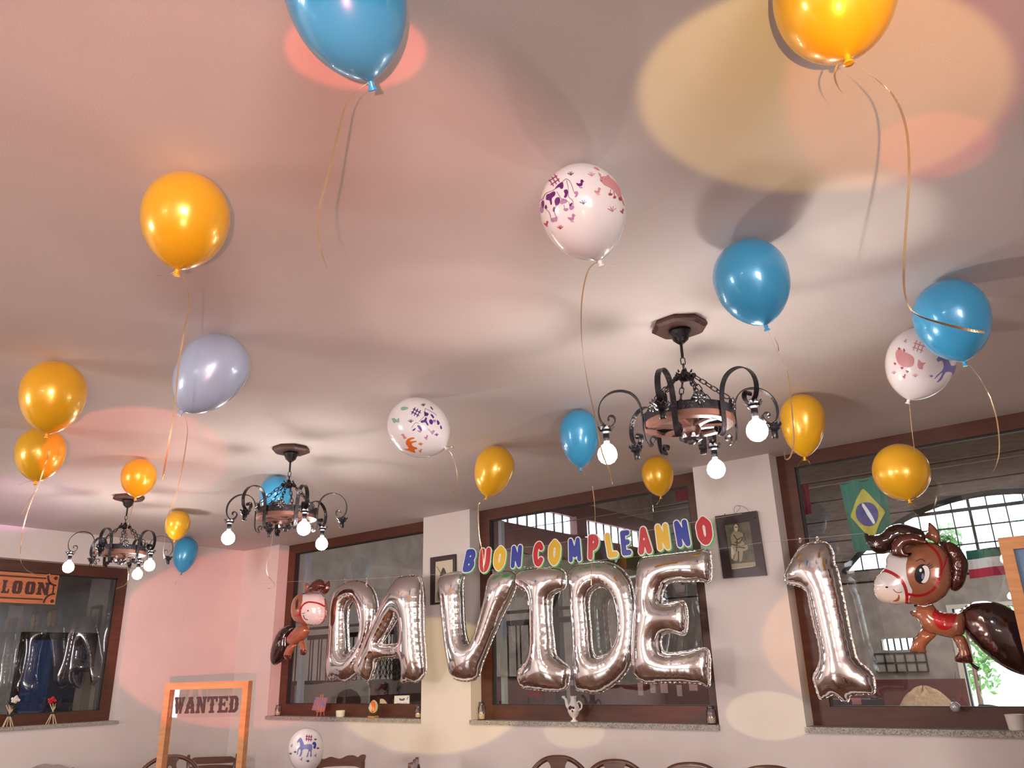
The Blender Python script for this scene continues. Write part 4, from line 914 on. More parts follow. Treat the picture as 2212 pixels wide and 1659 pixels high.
D(wh4, 'tail_print', T_([(412, 265), (420, 240), (445, 235), (460, 260), (455, 300), (440, 320), (422, 300), (432, 275)]), M['navyp'], h=1.1)
fence(wh4, (600+372/CS, 1560+190/CS), 7, M['plum'], .1)
for x, y, s in ((450, 215, 3), (210, 365, 3), (362, 475, 4), (480, 320, 3), (155, 385, 3)): grassp(wh4, CO[0]+x/CS, CO[1]+y/CS, s, M['greyi'])
for x, y in ((282, 440), (448, 395), (165, 280)): chick(wh4, CO[0]+x/CS, CO[1]+y/CS, 3.5, M['lilac'])
# ================================================================== FOIL LETTERS
YL = 5.40
def pz(o, s, y=YL): return lambda pts: [tuple(aty(o[0]+p[0]/s, o[1]+p[1]/s, y)[[0, 2]]) for p in pts]
LOWS = [(553, 1262), (640, 1256), (760, 1252), (905, 1243), (1004, 1237), (1100, 1228), (1260, 1213), (1400, 1200), (1535, 1188), (1655, 1171), (1780, 1160), (1865, 1152)]
def tabp(p, y, ob):
    ps = float(np.interp(p[0], *zip(*LOWS))); a = aty(p[0], ps+8, y); b = aty(p[0], ps, YL+.01)
    G().tube([a, (a+b)/2+[.004, 0, .004], b, b+[0, 0, .008]], [1, 1.4, 1.2, .5], flat=(.014, .0025), ref=[1, 0, 0]).build('hanging_tab', M['seam'], ob)
def foil(name, outer, holes, o, s, label, extra=None, y=YL, grp='silver foil letters', tabs=()):
    q = pz(o, s, y); S = Shape().poly(q(outer))
    for h_ in holes: S.hole(q(h_))
    for e in extra or []: S.poly(q(e))
    a = q(outer); c = np.mean(a, 0)
    ob = inflate(name, S, M['foil'], plane_y(y), h=.011, thick=.80, pucker=.06, pk=.026, seam=M['seam'], origin=(c[0], y, c[1]))
    for t_ in tabs: tabp(t_, y, ob)
    return tag(ob, label, 'balloon', grp)
o2, s2 = (560, 1180), 3.95
foil('foil_letter', [(655, 395), (700, 335), (775, 300), (850, 290), (920, 312), (970, 365), (1003, 450), (1012, 560), (995, 680), (955, 800), (915, 900), (880, 1010), (830, 1100), (740, 1158), (680, 1130), (600, 1138), (592, 1060), (610, 900), (622, 700), (632, 520)],
     [[(765, 510), (815, 468), (852, 530), (875, 640), (868, 740), (840, 830), (795, 890), (765, 905), (757, 800), (752, 640)]], o2, s2, 'first silver foil letter D, at the left end beside the small pony', y=YL+.04, tabs=[(745, 1253), (792, 1250)])
foil('foil_letter', [(1120, 390), (1190, 275), (1245, 252), (1345, 250), (1382, 285), (1398, 400), (1402, 550), (1405, 720), (1418, 900), (1425, 1050), (1400, 1115), (1345, 1162), (1285, 1150), (1208, 1158), (1228, 1070), (1222, 962), (1110, 958), (1010, 972), (985, 1050), (940, 1152), (875, 1118), (812, 1062), (835, 990), (900, 850), (965, 700), (1030, 560)],
     [[(1205, 590), (1218, 640), (1220, 740), (1215, 815), (1130, 838), (1045, 835), (1085, 775), (1145, 680)]], o2, s2, 'silver foil letter A, overlapping the first D', y=YL-.03, tabs=[(905, 1243)])
foil('foil_letter', [(1535, 285), (1600, 238), (1700, 220), (1748, 245), (1738, 330), (1742, 500), (1748, 650), (1765, 780), (1800, 835), (1840, 780), (1880, 640), (1935, 450), (1958, 310), (2000, 230), (2100, 205), (2180, 225), (2200, 300), (2165, 420), (2090, 570), (2010, 750), (1955, 880), (1905, 1000), (1865, 1120), (1760, 1150), (1650, 1112), (1625, 980), (1600, 850), (1578, 650), (1560, 450)], [], o2, s2, 'silver foil letter V, hanging before the narrow pillar with the small picture', y=YL+.05, tabs=[(1003, 1237), (1065, 1231)])
o3, s3 = (980, 1060), 3.0727
foil('foil_letter', [(415, 575), (448, 530), (540, 510), (660, 508), (728, 530), (747, 580), (738, 645), (690, 675), (655, 710), (652, 850), (665, 980), (675, 1080), (715, 1130), (766, 1175), (765, 1260), (735, 1322), (640, 1330), (560, 1322), (460, 1308), (430, 1250), (432, 1180), (475, 1140), (512, 1080), (515, 980), (512, 850), (512, 740), (495, 680), (448, 650), (420, 625)], [], o3, s3, 'silver foil letter I, between the V and the second D', y=YL-.04, tabs=[(1133, 1225), (1198, 1219)])
foil('foil_letter', [(768, 560), (800, 502), (870, 480), (970, 470), (1060, 487), (1132, 535), (1182, 620), (1202, 740), (1202, 900), (1192, 1050), (1170, 1160), (1115, 1245), (1040, 1305), (965, 1342), (880, 1335), (812, 1315), (802, 1200), (795, 1000), (780, 800)],
     [[(905, 700), (945, 652), (1000, 645), (1048, 690), (1078, 780), (1090, 880), (1080, 980), (1040, 1060), (990, 1095), (945, 1098), (920, 1040), (910, 900), (900, 790)]], o3, s3, 'second silver foil letter D, between the I and the E, above the white jug', y=YL+.03, tabs=[(1250, 1214), (1330, 1206)])
foil('foil_letter', [(1222, 520), (1262, 440), (1400, 420), (1550, 403), (1688, 396), (1708, 460), (1712, 540), (1698, 608), (1640, 600), (1560, 602), (1470, 602), (1415, 625), (1385, 690), (1395, 745), (1460, 742), (1525, 735), (1552, 800), (1552, 900), (1530, 958), (1450, 940), (1395, 955), (1375, 1000), (1390, 1062), (1450, 1078), (1550, 1065), (1670, 1045), (1702, 1100), (1702, 1200), (1696, 1302), (1640, 1282), (1500, 1272), (1380, 1275), (1280, 1278), (1212, 1240), (1188, 1170), (1192, 1000), (1202, 850), (1212, 700)], [], o3, s3, 'silver foil letter E, last of the name, overlapping the right window edge', y=YL-.02, tabs=[(1405, 1200), (1530, 1189)])
foil('foil_numeral', [(165, 345), (200, 270), (250, 180), (300, 112), (380, 82), (460, 72), (520, 100), (555, 170), (562, 240), (590, 310), (612, 420), (640, 550), (680, 750), (712, 900), (750, 1015), (830, 1090), (875, 1155), (880, 1280), (800, 1290), (690, 1300), (670, 1350), (630, 1345), (560, 1290), (455, 1330), (412, 1230), (395, 1150), (430, 1080), (448, 1000), (435, 880), (400, 750), (368, 600), (340, 470), (265, 425), (190, 408)], [], (1650, 1150), 3.687, 'silver foil numeral 1 at the right window, beside the large pony', grp=None, tabs=[(1728, 1165), (1765, 1161)])
# hanging strings
def string(pts, label, y, r=.0011):
    P = [aty(a, b, y) for a, b in pts]; return tag(G().tube(smooth_line(P, 4), r, 5).build('hanging_string', M['string'], origin=P[0]), label, 'string')
string([(553, 1262), (640, 1256), (760, 1252), (905, 1243), (1004, 1237), (1100, 1228), (1260, 1213), (1400, 1200), (1535, 1188), (1655, 1171), (1780, 1160), (1865, 1152)], 'lower thin string carrying the silver foil letters', YL+.01)
string([(1000, 1198), (1012, 1196), (1060, 1191), (1110, 1184), (1176, 1179), (1213, 1172), (1258, 1165), (1366, 1150), (1405, 1145), (1453, 1136), (1502, 1127), (1547, 1119), (1602, 1110)], 'upper thin string threaded through the paper banner letters', YL-.073)
G_ = lambda: None
# ================================================================== PAPER BANNER
GL = {
 'B': ([[(-.22, -.38), (-.22, .38)], [(-.22, .38), (.12, .36), (.24, .2), (.1, .04), (-.1, 0)], [(-.22, -.38), (.14, -.36), (.28, -.18), (.12, .02)]]),
 'U': ([[(-.26, .38), (-.27, -.1), (-.12, -.36), (.12, -.36), (.26, -.1), (.26, .38)]]),
 'O': ([[(0, .37), (-.26, .2), (-.28, 0), (-.24, -.22), (0, -.38), (.24, -.22), (.28, 0), (.26, .2), (0, .37)]]),
 'N': ([[(-.26, -.36), (-.24, .36)], [(-.24, .36), (.22, -.34)], [(.24, -.36), (.26, .36)]]),
 'C': ([[(.24, .24), (.06, .38), (-.16, .3), (-.27, .02), (-.18, -.28), (.04, -.38), (.24, -.24)]]),
 'M': ([[(-.30, -.36), (-.26, .36)], [(-.26, .36), (0, -.20)], [(0, -.20), (.26, .36)], [(.30, -.36), (.26, .36)]]),
 'P': ([[(-.22, -.38), (-.20, .38)], [(-.20, .38), (.14, .35), (.26, .18), (.12, 0), (-.18, -.04)]]),
 'L': ([[(-.22, .38), (-.20, -.34)], [(-.20, -.34), (.22, -.34)]]),
 'E': ([[(-.2, .36), (-.22, -.36)], [(-.2, .36), (.2, .36)], [(-.2, .02), (.14, .02)], [(-.22, -.36), (.2, -.36)]]),
 'A': ([[(-.28, -.36), (0, .38)], [(0, .38), (.28, -.36)], [(-.16, -.1), (.16, -.1)]]),
}
BO, BS = (990, 1100), 3.301
words = [('B', 80, 365, 84, 150, .30, 'bluei'), ('U', 190, 362, 80, 168, .14, 'redi'), ('O', 295, 348, 86, 168, .18, 'yeli'), ('N', 415, 337, 88, 170, .10, 'bluei'), ('C', 572, 320, 78, 178, .08, 'redi'), ('O', 686, 307, 88, 184, .10, 'yeli'),
 ('M', 830, 290, 100, 190, 0, 'bluei'), ('P', 962, 268, 86, 180, .08, 'redi'), ('L', 1092, 260, 88, 190, -.10, 'yeli'), ('E', 1195, 240, 82, 196, -.04, 'bluei'), ('A', 1326, 225, 100, 204, -.03, 'redi'), ('N', 1458, 197, 108, 206, -.06, 'yeli'), ('N', 1597, 172, 112, 212, -.10, 'bluei'), ('O', 1755, 152, 112, 208, -.05, 'redi')]
cn = {'bluei': 'blue', 'redi': 'red', 'yeli': 'yellow'}
labs = ['blue paper letter B starting the banner', 'red paper letter U, second of the banner', 'yellow paper letter O after the red U of the first word', 'blue paper letter N ending the first word of the banner', 'red paper letter C starting the second word', 'yellow paper letter O after the red C', 'blue paper letter M of the banner', 'red paper letter P of the banner, behind a hanging ribbon', 'yellow paper letter L of the banner', 'blue paper letter E of the banner', 'red paper letter A of the banner', 'yellow paper letter N, right of the red A', 'blue paper letter N, second last of the banner', 'red paper letter O ending the banner, near the large picture']
for (ch, cx_, cy_, w_, h_, sh, m_), lab in zip(words, labs):
    y = YL-.075; c = aty(BO[0]+cx_/BS, BO[1]+cy_/BS, y)
    rx = aty(BO[0]+(cx_+w_/2)/BS, BO[1]+cy_/BS, y); W_ = 2*(rx[0]-c[0]); up = aty(BO[0]+cx_/BS, BO[1]+(cy_-h_/2)/BS, y); H_ = 2*(up[2]-c[2])
    slope = (rx[2]-c[2])/(rx[0]-c[0])*.0
    def mp(p): u_, v_ = p[0]*W_*1.02, p[1]*H_*1.0; return (c[0]+u_+sh*v_, c[2]+v_)
    S = Shape(); r0 = min(W_, H_)*(.140 if ch == 'M' else .165 if ch == 'N' else .205)
    for s_ in GL[ch]: S.stroke([mp(p) for p in s_], r0)
    if ch == 'O': S.hole([mp((  .06*math.cos(k*PI/5), .16*math.sin(k*PI/5))) for k in range(10)])
    for hx, hz in {'B': ((.02, .19), (.03, -.19)), 'P': ((.02, .18),), 'A': ((0, .06),)}.get(ch, ()): S.hole([mp((hx+.065*math.cos(k*PI/4), hz+.045*math.sin(k*PI/4))) for k in range(8)])
    rt = tag(flat('banner_letter', S, M['whitei'], plane_y(y), -.0015, .0015, h=.006, level=.008, origin=(c[0], y, c[2])), lab, 'letter', 'paper letters of the birthday banner')
    flat('green_edge', S, M['greeni'], lambda P, d: np.c_[P[:, 0]+.007, y-np.asarray(d), P[:, 1]-.010], -.0035, -.0018, rt, h=.008, level=.008)
    flat('colour_face', S, M[m_], plane_y(y), .0016, .0024, rt, h=.006, level=0)
# ================================================================== FOIL PONIES
def pony_part(name, pts, o, s, y, m, thick, parent, h=.010, pucker=.05, pk=.03, mh=None):
    q = pz(o, s, y); return inflate(name, Shape().poly(q(pts)), M[m], plane_y(y), parent, h=h, thick=thick, pucker=pucker, pk=pk, maxh=mh)
o, s, yy = (1840, 1120), 4.608, 5.22
pn = empty('foil_pony', aty(2020, 1290, yy), 'large brown foil pony balloon with big eye and red bridle, at the right window', 'balloon')
pony_part('tail', [(1060, 960), (1110, 890), (1200, 835), (1330, 822), (1450, 838), (1560, 885), (1680, 970), (1790, 1120), (1850, 1300), (1840, 1470), (1750, 1560), (1600, 1525), (1450, 1440), (1300, 1320), (1190, 1210), (1120, 1110)], o, s, yy+.04, 'dark', .55, pn, h=.014, pucker=.12)
body = pony_part('body', [(620, 855), (720, 865), (800, 850), (840, 900), (900, 935), (980, 942), (1050, 940), (1100, 930), (1125, 1000), (1130, 1090), (1112, 1155), (1010, 1190), (850, 1160), (760, 1150), (700, 1090), (655, 1000), (595, 965), (580, 920), (640, 915)], o, s, yy, 'tan', .8, pn)
pony_part('leg', [(700, 1100), (780, 1130), (840, 1160), (790, 1215), (745, 1265), (735, 1300), (745, 1335), (660, 1335), (580, 1322), (598, 1250), (605, 1215), (650, 1160)], o, s, yy-.02, 'tan', .8, pn)
lg = pony_part('leg', [(1005, 1180), (1110, 1165), (1160, 1260), (1195, 1370), (1205, 1430), (1150, 1442), (1040, 1425), (1025, 1385), (1060, 1335), (1040, 1260)], o, s, yy-.02, 'tan', .8, pn)
head = pony_part('head', [(215, 640), (240, 580), (295, 525), (340, 470), (342, 400), (390, 330), (500, 290), (620, 240), (740, 228), (850, 255), (920, 310), (970, 400), (992, 520), (992, 640), (955, 740), (880, 810), (800, 850), (700, 868), (620, 855), (540, 852), (420, 855), (300, 828), (232, 765)], o, s, yy-.05, 'tan', .62, pn)
pony_part('mane', [(870, 235), (960, 228), (1050, 270), (1115, 350), (1158, 445), (1145, 560), (1110, 665), (1045, 722), (985, 705), (968, 620), (985, 520), (968, 420), (930, 340), (900, 290)], o, s, yy-.02, 'brown', .8, pn, pucker=.22, pk=.03)
pony_part('ear', [(718, 182), (755, 120), (765, 42), (800, 58), (850, 110), (878, 190), (855, 262), (800, 225)], o, s, yy-.04, 'tan', .7, pn)
lock = pony_part('forelock', [(128, 145), (180, 165), (240, 162), (295, 145), (335, 100), (400, 65), (490, 52), (600, 78), (700, 118), (735, 180), (720, 230), (600, 235), (480, 240), (410, 280), (375, 335), (320, 352), (250, 345), (180, 300), (140, 225)], o, s, yy-.12, 'dark', .6, pn, pucker=.12)
lock2 = pony_part('forelock_curl', [(392, 350), (392, 260), (440, 195), (520, 155), (620, 155), (720, 200), (760, 245), (700, 262), (620, 265), (565, 272), (528, 298), (535, 335), (572, 345), (602, 332), (570, 378), (500, 390), (430, 378)], o, s, yy-.16, 'brown', .5, pn)
Tp = lambda pts: tr(pts, o, s)
def DH(t, name, pts, m, **k): return decal(name, t, Tp(pts), M[m], pn, **k)
DH(head, 'white_blaze', [(213, 640), (240, 580), (290, 530), (340, 478), (343, 400), (400, 345), (480, 392), (552, 385), (541, 460), (545, 560), (575, 660), (602, 725), (570, 800), (562, 846), (420, 850), (300, 826), (235, 765)], 'hwhite', h=2.2)
DH(head, 'bridle', [(288, 532), (330, 518), (410, 548), (480, 600), (525, 670), (548, 760), (548, 848)], 'hred', stroke=3.4, h=2, lift=.0014)
DH(head, 'bridle', [(560, 752), (650, 768), (740, 752), (815, 700), (865, 620), (890, 520), (885, 430), (855, 350), (800, 290), (750, 250)], 'hred', stroke=2.8, h=2, lift=.0014)
DH(head, 'bridle', [(885, 535), (920, 470), (940, 400), (942, 345)], 'hred', stroke=1.6, h=2, lift=.0014)
ell = lambda cx_, cy_, a_, b_, t_=0, n=18: [(cx_+a_*math.cos(k*2*PI/n)*math.cos(t_)-b_*math.sin(k*2*PI/n)*math.sin(t_), cy_+a_*math.cos(k*2*PI/n)*math.sin(t_)+b_*math.sin(k*2*PI/n)*math.cos(t_)) for k in range(n)]
DH(head, 'eye_outline', ell(703, 553, 78, 98, .15), 'blacki', h=1.6, lift=.0014)
DH(head, 'eye_white', ell(722, 556, 52, 88, .12), 'whitei', h=1.6, lift=.0021)
DH(head, 'eye_iris', ell(676, 556, 50, 82, .1), 'blacki', h=1.6, lift=.0028)
DH(head, 'eye_shine', ell(706, 575, 12, 30, .1), 'horseb', h=1.3, lift=.0035); DH(head, 'eye_shine', ell(686, 516, 13, 18, .1), 'whitei', h=1.2, lift=.0042)
for q in ([(740, 470), (765, 455), (775, 440)], [(755, 485), (785, 472), (800, 455)], [(765, 500), (795, 490), (812, 480)], [(640, 425), (690, 405), (730, 430)]): DH(head, 'eyelash', q, 'blacki', stroke=.7, h=1.1, lift=.0014)
DH(head, 'nostril', ell(350, 684, 15, 9), 'blacki', h=1.1, lift=.0021); DH(head, 'smile_line', [(415, 705), (440, 730), (470, 738), (500, 728)], 'brinkd', stroke=.7, h=1.1, lift=.0021)
DH(head, 'smile', [(405, 820), (440, 805), (460, 780), (465, 752), (478, 780), (470, 812), (440, 825)], 'tan', h=1.3, lift=.0021)
DH(body, 'saddle', [(838, 895), (870, 930), (960, 945), (1042, 944), (1032, 1010), (1000, 1080), (930, 1112), (862, 1090), (812, 1020), (802, 955)], 'hred', h=2)
DH(lg, 'hoof', [(1022, 1385), (1062, 1340), (1110, 1375), (1200, 1350), (1208, 1440), (1150, 1445), (1038, 1430)], 'brown', h=1.6)
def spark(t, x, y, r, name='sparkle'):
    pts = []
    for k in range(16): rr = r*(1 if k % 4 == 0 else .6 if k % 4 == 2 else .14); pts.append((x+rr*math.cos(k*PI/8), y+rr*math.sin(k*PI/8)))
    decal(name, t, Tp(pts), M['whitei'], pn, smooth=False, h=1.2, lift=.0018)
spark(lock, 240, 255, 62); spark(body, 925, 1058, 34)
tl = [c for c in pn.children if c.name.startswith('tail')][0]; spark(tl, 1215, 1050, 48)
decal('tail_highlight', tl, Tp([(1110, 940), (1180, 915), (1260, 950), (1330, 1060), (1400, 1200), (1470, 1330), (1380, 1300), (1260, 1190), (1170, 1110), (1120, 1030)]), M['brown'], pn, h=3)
G().tube([aty(o[0]+1180/s, o[1]+1435/s, yy), aty(o[0]+1215/s, o[1]+1470/s, yy), aty(o[0]+1262/s, o[1]+1502/s, yy)], [.006, .009, .011], 8).build('valve_tail', M['dark'], pn)
# small pony
o, s, yy = (560, 1230), 7.54, 5.30
pn2 = empty('foil_pony', aty(650, 1340, yy), 'small brown foil pony balloon seen from the front, left of the first letter', 'balloon'); pn_big = pn; pn = pn2
pony_part('tail', [(425, 935), (500, 905), (560, 930), (545, 1010), (490, 1100), (482, 1230), (450, 1350), (390, 1460), (310, 1535), (235, 1558), (203, 1490), (218, 1320), (280, 1120), (350, 990)], o, s, yy+.03, 'dark', .7, pn)
body2 = pony_part('body', [(650, 915), (770, 895), (800, 950), (835, 1000), (790, 1050), (745, 1130), (650, 1200), (560, 1240), (480, 1222), (458, 1135), (510, 1050), (590, 970)], o, s, yy, 'tan', .8, pn)
l1 = pony_part('leg', [(555, 1210), (620, 1230), (570, 1290), (520, 1390), (505, 1465), (440, 1465), (400, 1410), (435, 1320), (480, 1230)], o, s, yy-.02, 'tan', .8, pn)
l2 = pony_part('leg', [(640, 1195), (720, 1150), (755, 1250), (772, 1340), (750, 1392), (670, 1392), (680, 1300)], o, s, yy-.02, 'tan', .8, pn)
head2 = pony_part('head', [(602, 480), (640, 425), (720, 385), (880, 372), (1000, 400), (1058, 480), (1070, 600), (1072, 720), (1040, 840), (960, 908), (870, 920), (780, 905), (680, 900), (602, 840), (570, 720), (575, 590)], o, s, yy-.06, 'tan', .85, pn)
pony_part('forelock', [(715, 402), (770, 330), (850, 235), (955, 162), (1045, 185), (1065, 290), (990, 355), (860, 395)], o, s, yy-.13, 'brown', .8, pn)
pony_part('ear', [(985, 375), (1040, 300), (1075, 240), (1140, 185), (1147, 290), (1115, 375), (1040, 415)], o, s, yy-.10, 'brown', .7, pn); pony_part('ear', [(728, 300), (760, 225), (820, 255), (805, 325), (745, 350)], o, s, yy-.08, 'tan', .7, pn)
DH(head2, 'white_blaze', [(722, 400), (870, 385), (1000, 405), (1055, 480), (1064, 600), (1068, 720), (1036, 835), (960, 902), (870, 914), (780, 890), (705, 830), (668, 720), (680, 600), (705, 520)], 'hwhite', h=1.6)
DH(head2, 'bridle', [(1058, 600), (980, 560), (900, 540), (790, 535), (705, 590), (668, 690), (690, 800), (765, 895)], 'hred', stroke=1.8, h=1.4, lift=.0014)
DH(head2, 'bridle', [(580, 750), (620, 755), (665, 725)], 'hred', stroke=2.0, h=1.4, lift=.0014)
DH(head2, 'eye', ell(612, 570, 20, 85, .12), 'brinkd', h=1.2, lift=.0014)
DH(head2, 'nostril', ell(797, 672, 13, 11), 'blacki', h=.8, lift=.0021); DH(head2, 'smile_line', [(695, 712), (720, 722), (742, 700)], 'blacki', stroke=.5, h=.8, lift=.0021); DH(head2, 'smile_line', [(722, 750), (740, 800), (790, 822)], 'brown', stroke=.9, h=.9, lift=.0021)
DH(l2, 'hoof', [(672, 1310), (762, 1312), (775, 1345), (750, 1392), (668, 1392)], 'brown', h=1.2); DH(l1, 'hoof', [(405, 1395), (510, 1405), (505, 1470), (430, 1465), (398, 1420)], 'brown', h=1.2); DH(body2, 'saddle', [(470, 1090), (520, 1050), (530, 1090), (490, 1130)], 'hred', h=1.2)
ribbon_mesh([aty(664, 1190, 5.5), aty(661, 1225, 5.5), aty(655, 1250, 5.5), aty(649, 1268, 5.5)], .004, 'ribbon', pn2, 5)

# ================================================================== PICTURES ON THE PILLARS
def picture(quad, inner, y, label, thick=.018):
    Q = [aty(*p, y) for p in quad]; c = np.mean(Q, 0); t = empty('picture_frame', c, label, 'picture')
    I = [aty(*p, y-thick) for p in inner]; v = []
    for p in Q: v.append((p[0], YW-.001, p[2]))
    for p in Q: v.append((p[0], y-thick, p[2]))
    for p in I: v.append((p[0], y-thick-.001, p[2]))
    for p in I: v.append((p[0], y-thick+.006, p[2]))
    f = []
    for k in range(4):
        j = (k+1) % 4
        for a_ in (0, 4, 8): f.append((a_+k, a_+j, a_+4+j, a_+4+k))
    mesh('frame', v, f, M['pframe'], t)
    vv = [(p[0], y-thick+.005, p[2]) for p in I]; ph = mesh('photograph', vv, [(0, 1, 2, 3)], M['sepia'], t); BV[ph.name] = BVHTree.FromPolygons([Vector(p) for p in vv], [(0, 1, 2, 3)])
    return t, ph
t, ph = picture([(932, 1205), (986, 1197), (987, 1302), (932, 1307)], [(940, 1214), (978, 1208), (978, 1297), (939, 1302)], YW-.004, 'small dark-framed sepia picture on the narrow pillar beside the V')
ph.data.materials[0] = M['sepial']
decal('figure', ph, [(954, 1232), (958, 1226), (962, 1232), (966, 1245), (970, 1262), (966, 1296), (948, 1296), (946, 1262), (950, 1245)], M['sepiad'], t, h=2); decal('ground', ph, [(942, 1280), (976, 1276), (976, 1295), (942, 1299)], M['sepia'], t, smooth=False, h=3, lift=.0004)
decal('pole', ph, [(944, 1224), (958, 1250)], M['sepiad'], t, stroke=.6, h=1)
t, ph = picture([(1547, 1116), (1636, 1104), (1657, 1243), (1565, 1250)], [(1565, 1135), (1619, 1126), (1633, 1223), (1580, 1231)], YW-.008, 'large dark-framed old photograph of a seated man, on the pillar right of the banner', .022)
ph.data.materials[0] = mat('dark_sepia', (.10, .085, .06), .4, col2=(.16, .14, .10), scale=20)
po, ps = (990, 1100), 3.301
pq = lambda pts: [(po[0]+a/ps, po[1]+b/ps) for a, b in pts]
for nm, pts in (('head_print', ell(1980, 133, 14, 26)), ('torso_print', [(1962, 160), (2000, 160), (2030, 180), (2020, 215), (2040, 245), (2055, 290), (2010, 300), (1960, 290), (1948, 240), (1945, 190)]), ('sleeve_print', [(1950, 260), (1985, 262), (1975, 345), (1950, 352), (1945, 300)]), ('leg_print', [(1975, 290), (2000, 285), (1990, 360), (1958, 362), (1965, 320)]), ('leg_print', [(2005, 290), (2030, 285), (2022, 365), (2005, 368)]), ('lap_print', [(1960, 258), (2050, 250), (2060, 290), (1975, 298)])):
    decal(nm, ph, pq(pts), M['sepial'] if nm in ('sleeve_print', 'head_print') else M['sepia'], t, h=1.3, lift=.0006 if nm != 'lap_print' else .0010)
for q_ in ([(1965, 185), (1990, 215), (2020, 200)], [(1975, 128), (1988, 128)], [(1950, 250), (2010, 262), (2058, 250)], [(1988, 220), (1985, 300)], [(2030, 200), (2005, 240), (1975, 235)], [(1998, 300), (1998, 362)], [(1960, 110), (1980, 100), (2000, 112)], [(2035, 170), (2050, 225)], [(1975, 268), (2045, 276)]): decal('shadow_print', ph, pq(q_), M['sepiad'], t, stroke=1.1, h=1.1, lift=.0016)
decal('foreground_print', ph, pq([(1936, 392), (2118, 375), (2122, 405), (1942, 422)]), M['sepia'], t, smooth=False, h=2)
q = [(1898, 110), (2078, 86), (2123, 405), (1945, 425)]
for a_, b_ in zip(q, q[1:]+q[:1]): decal('gold_edge', ph, pq([a_, b_]), M['sepial'], t, stroke=.7, smooth=False, h=1.2, lift=.0012)
lp = [(1587, 1110), (1586, 1098), (1592, 1092), (1599, 1096), (1593, 1104), (1588, 1110)]; lq = [(1592, 1092), (1602, 1093), (1612, 1098), (1619, 1106)]
G().tube(smooth_line([aty(a, b, YW-.02) for a, b in lp], 5), .0013, 5).tube(smooth_line([aty(a, b, YW-.02) for a, b in lq], 5), .0013, 5).build('hanging_cord', M['twine'], t)
G().tube([aty(1565, 1112, YW+.004), aty(1566, 1110, YW-.02)], .003, 6).build('nail', M['ironlite'], t)
# small objects fixed to the left wall and the string's hook
a_ = aty(1602, 1110, YL-.073); tag(G().tube([(a_[0], YW+.005, a_[2]), (a_[0], YW-.09, a_[2])], .003, 6).build('wall_nail', M['ironlite']), 'small nail holding the upper string beside the large picture', 'nail')

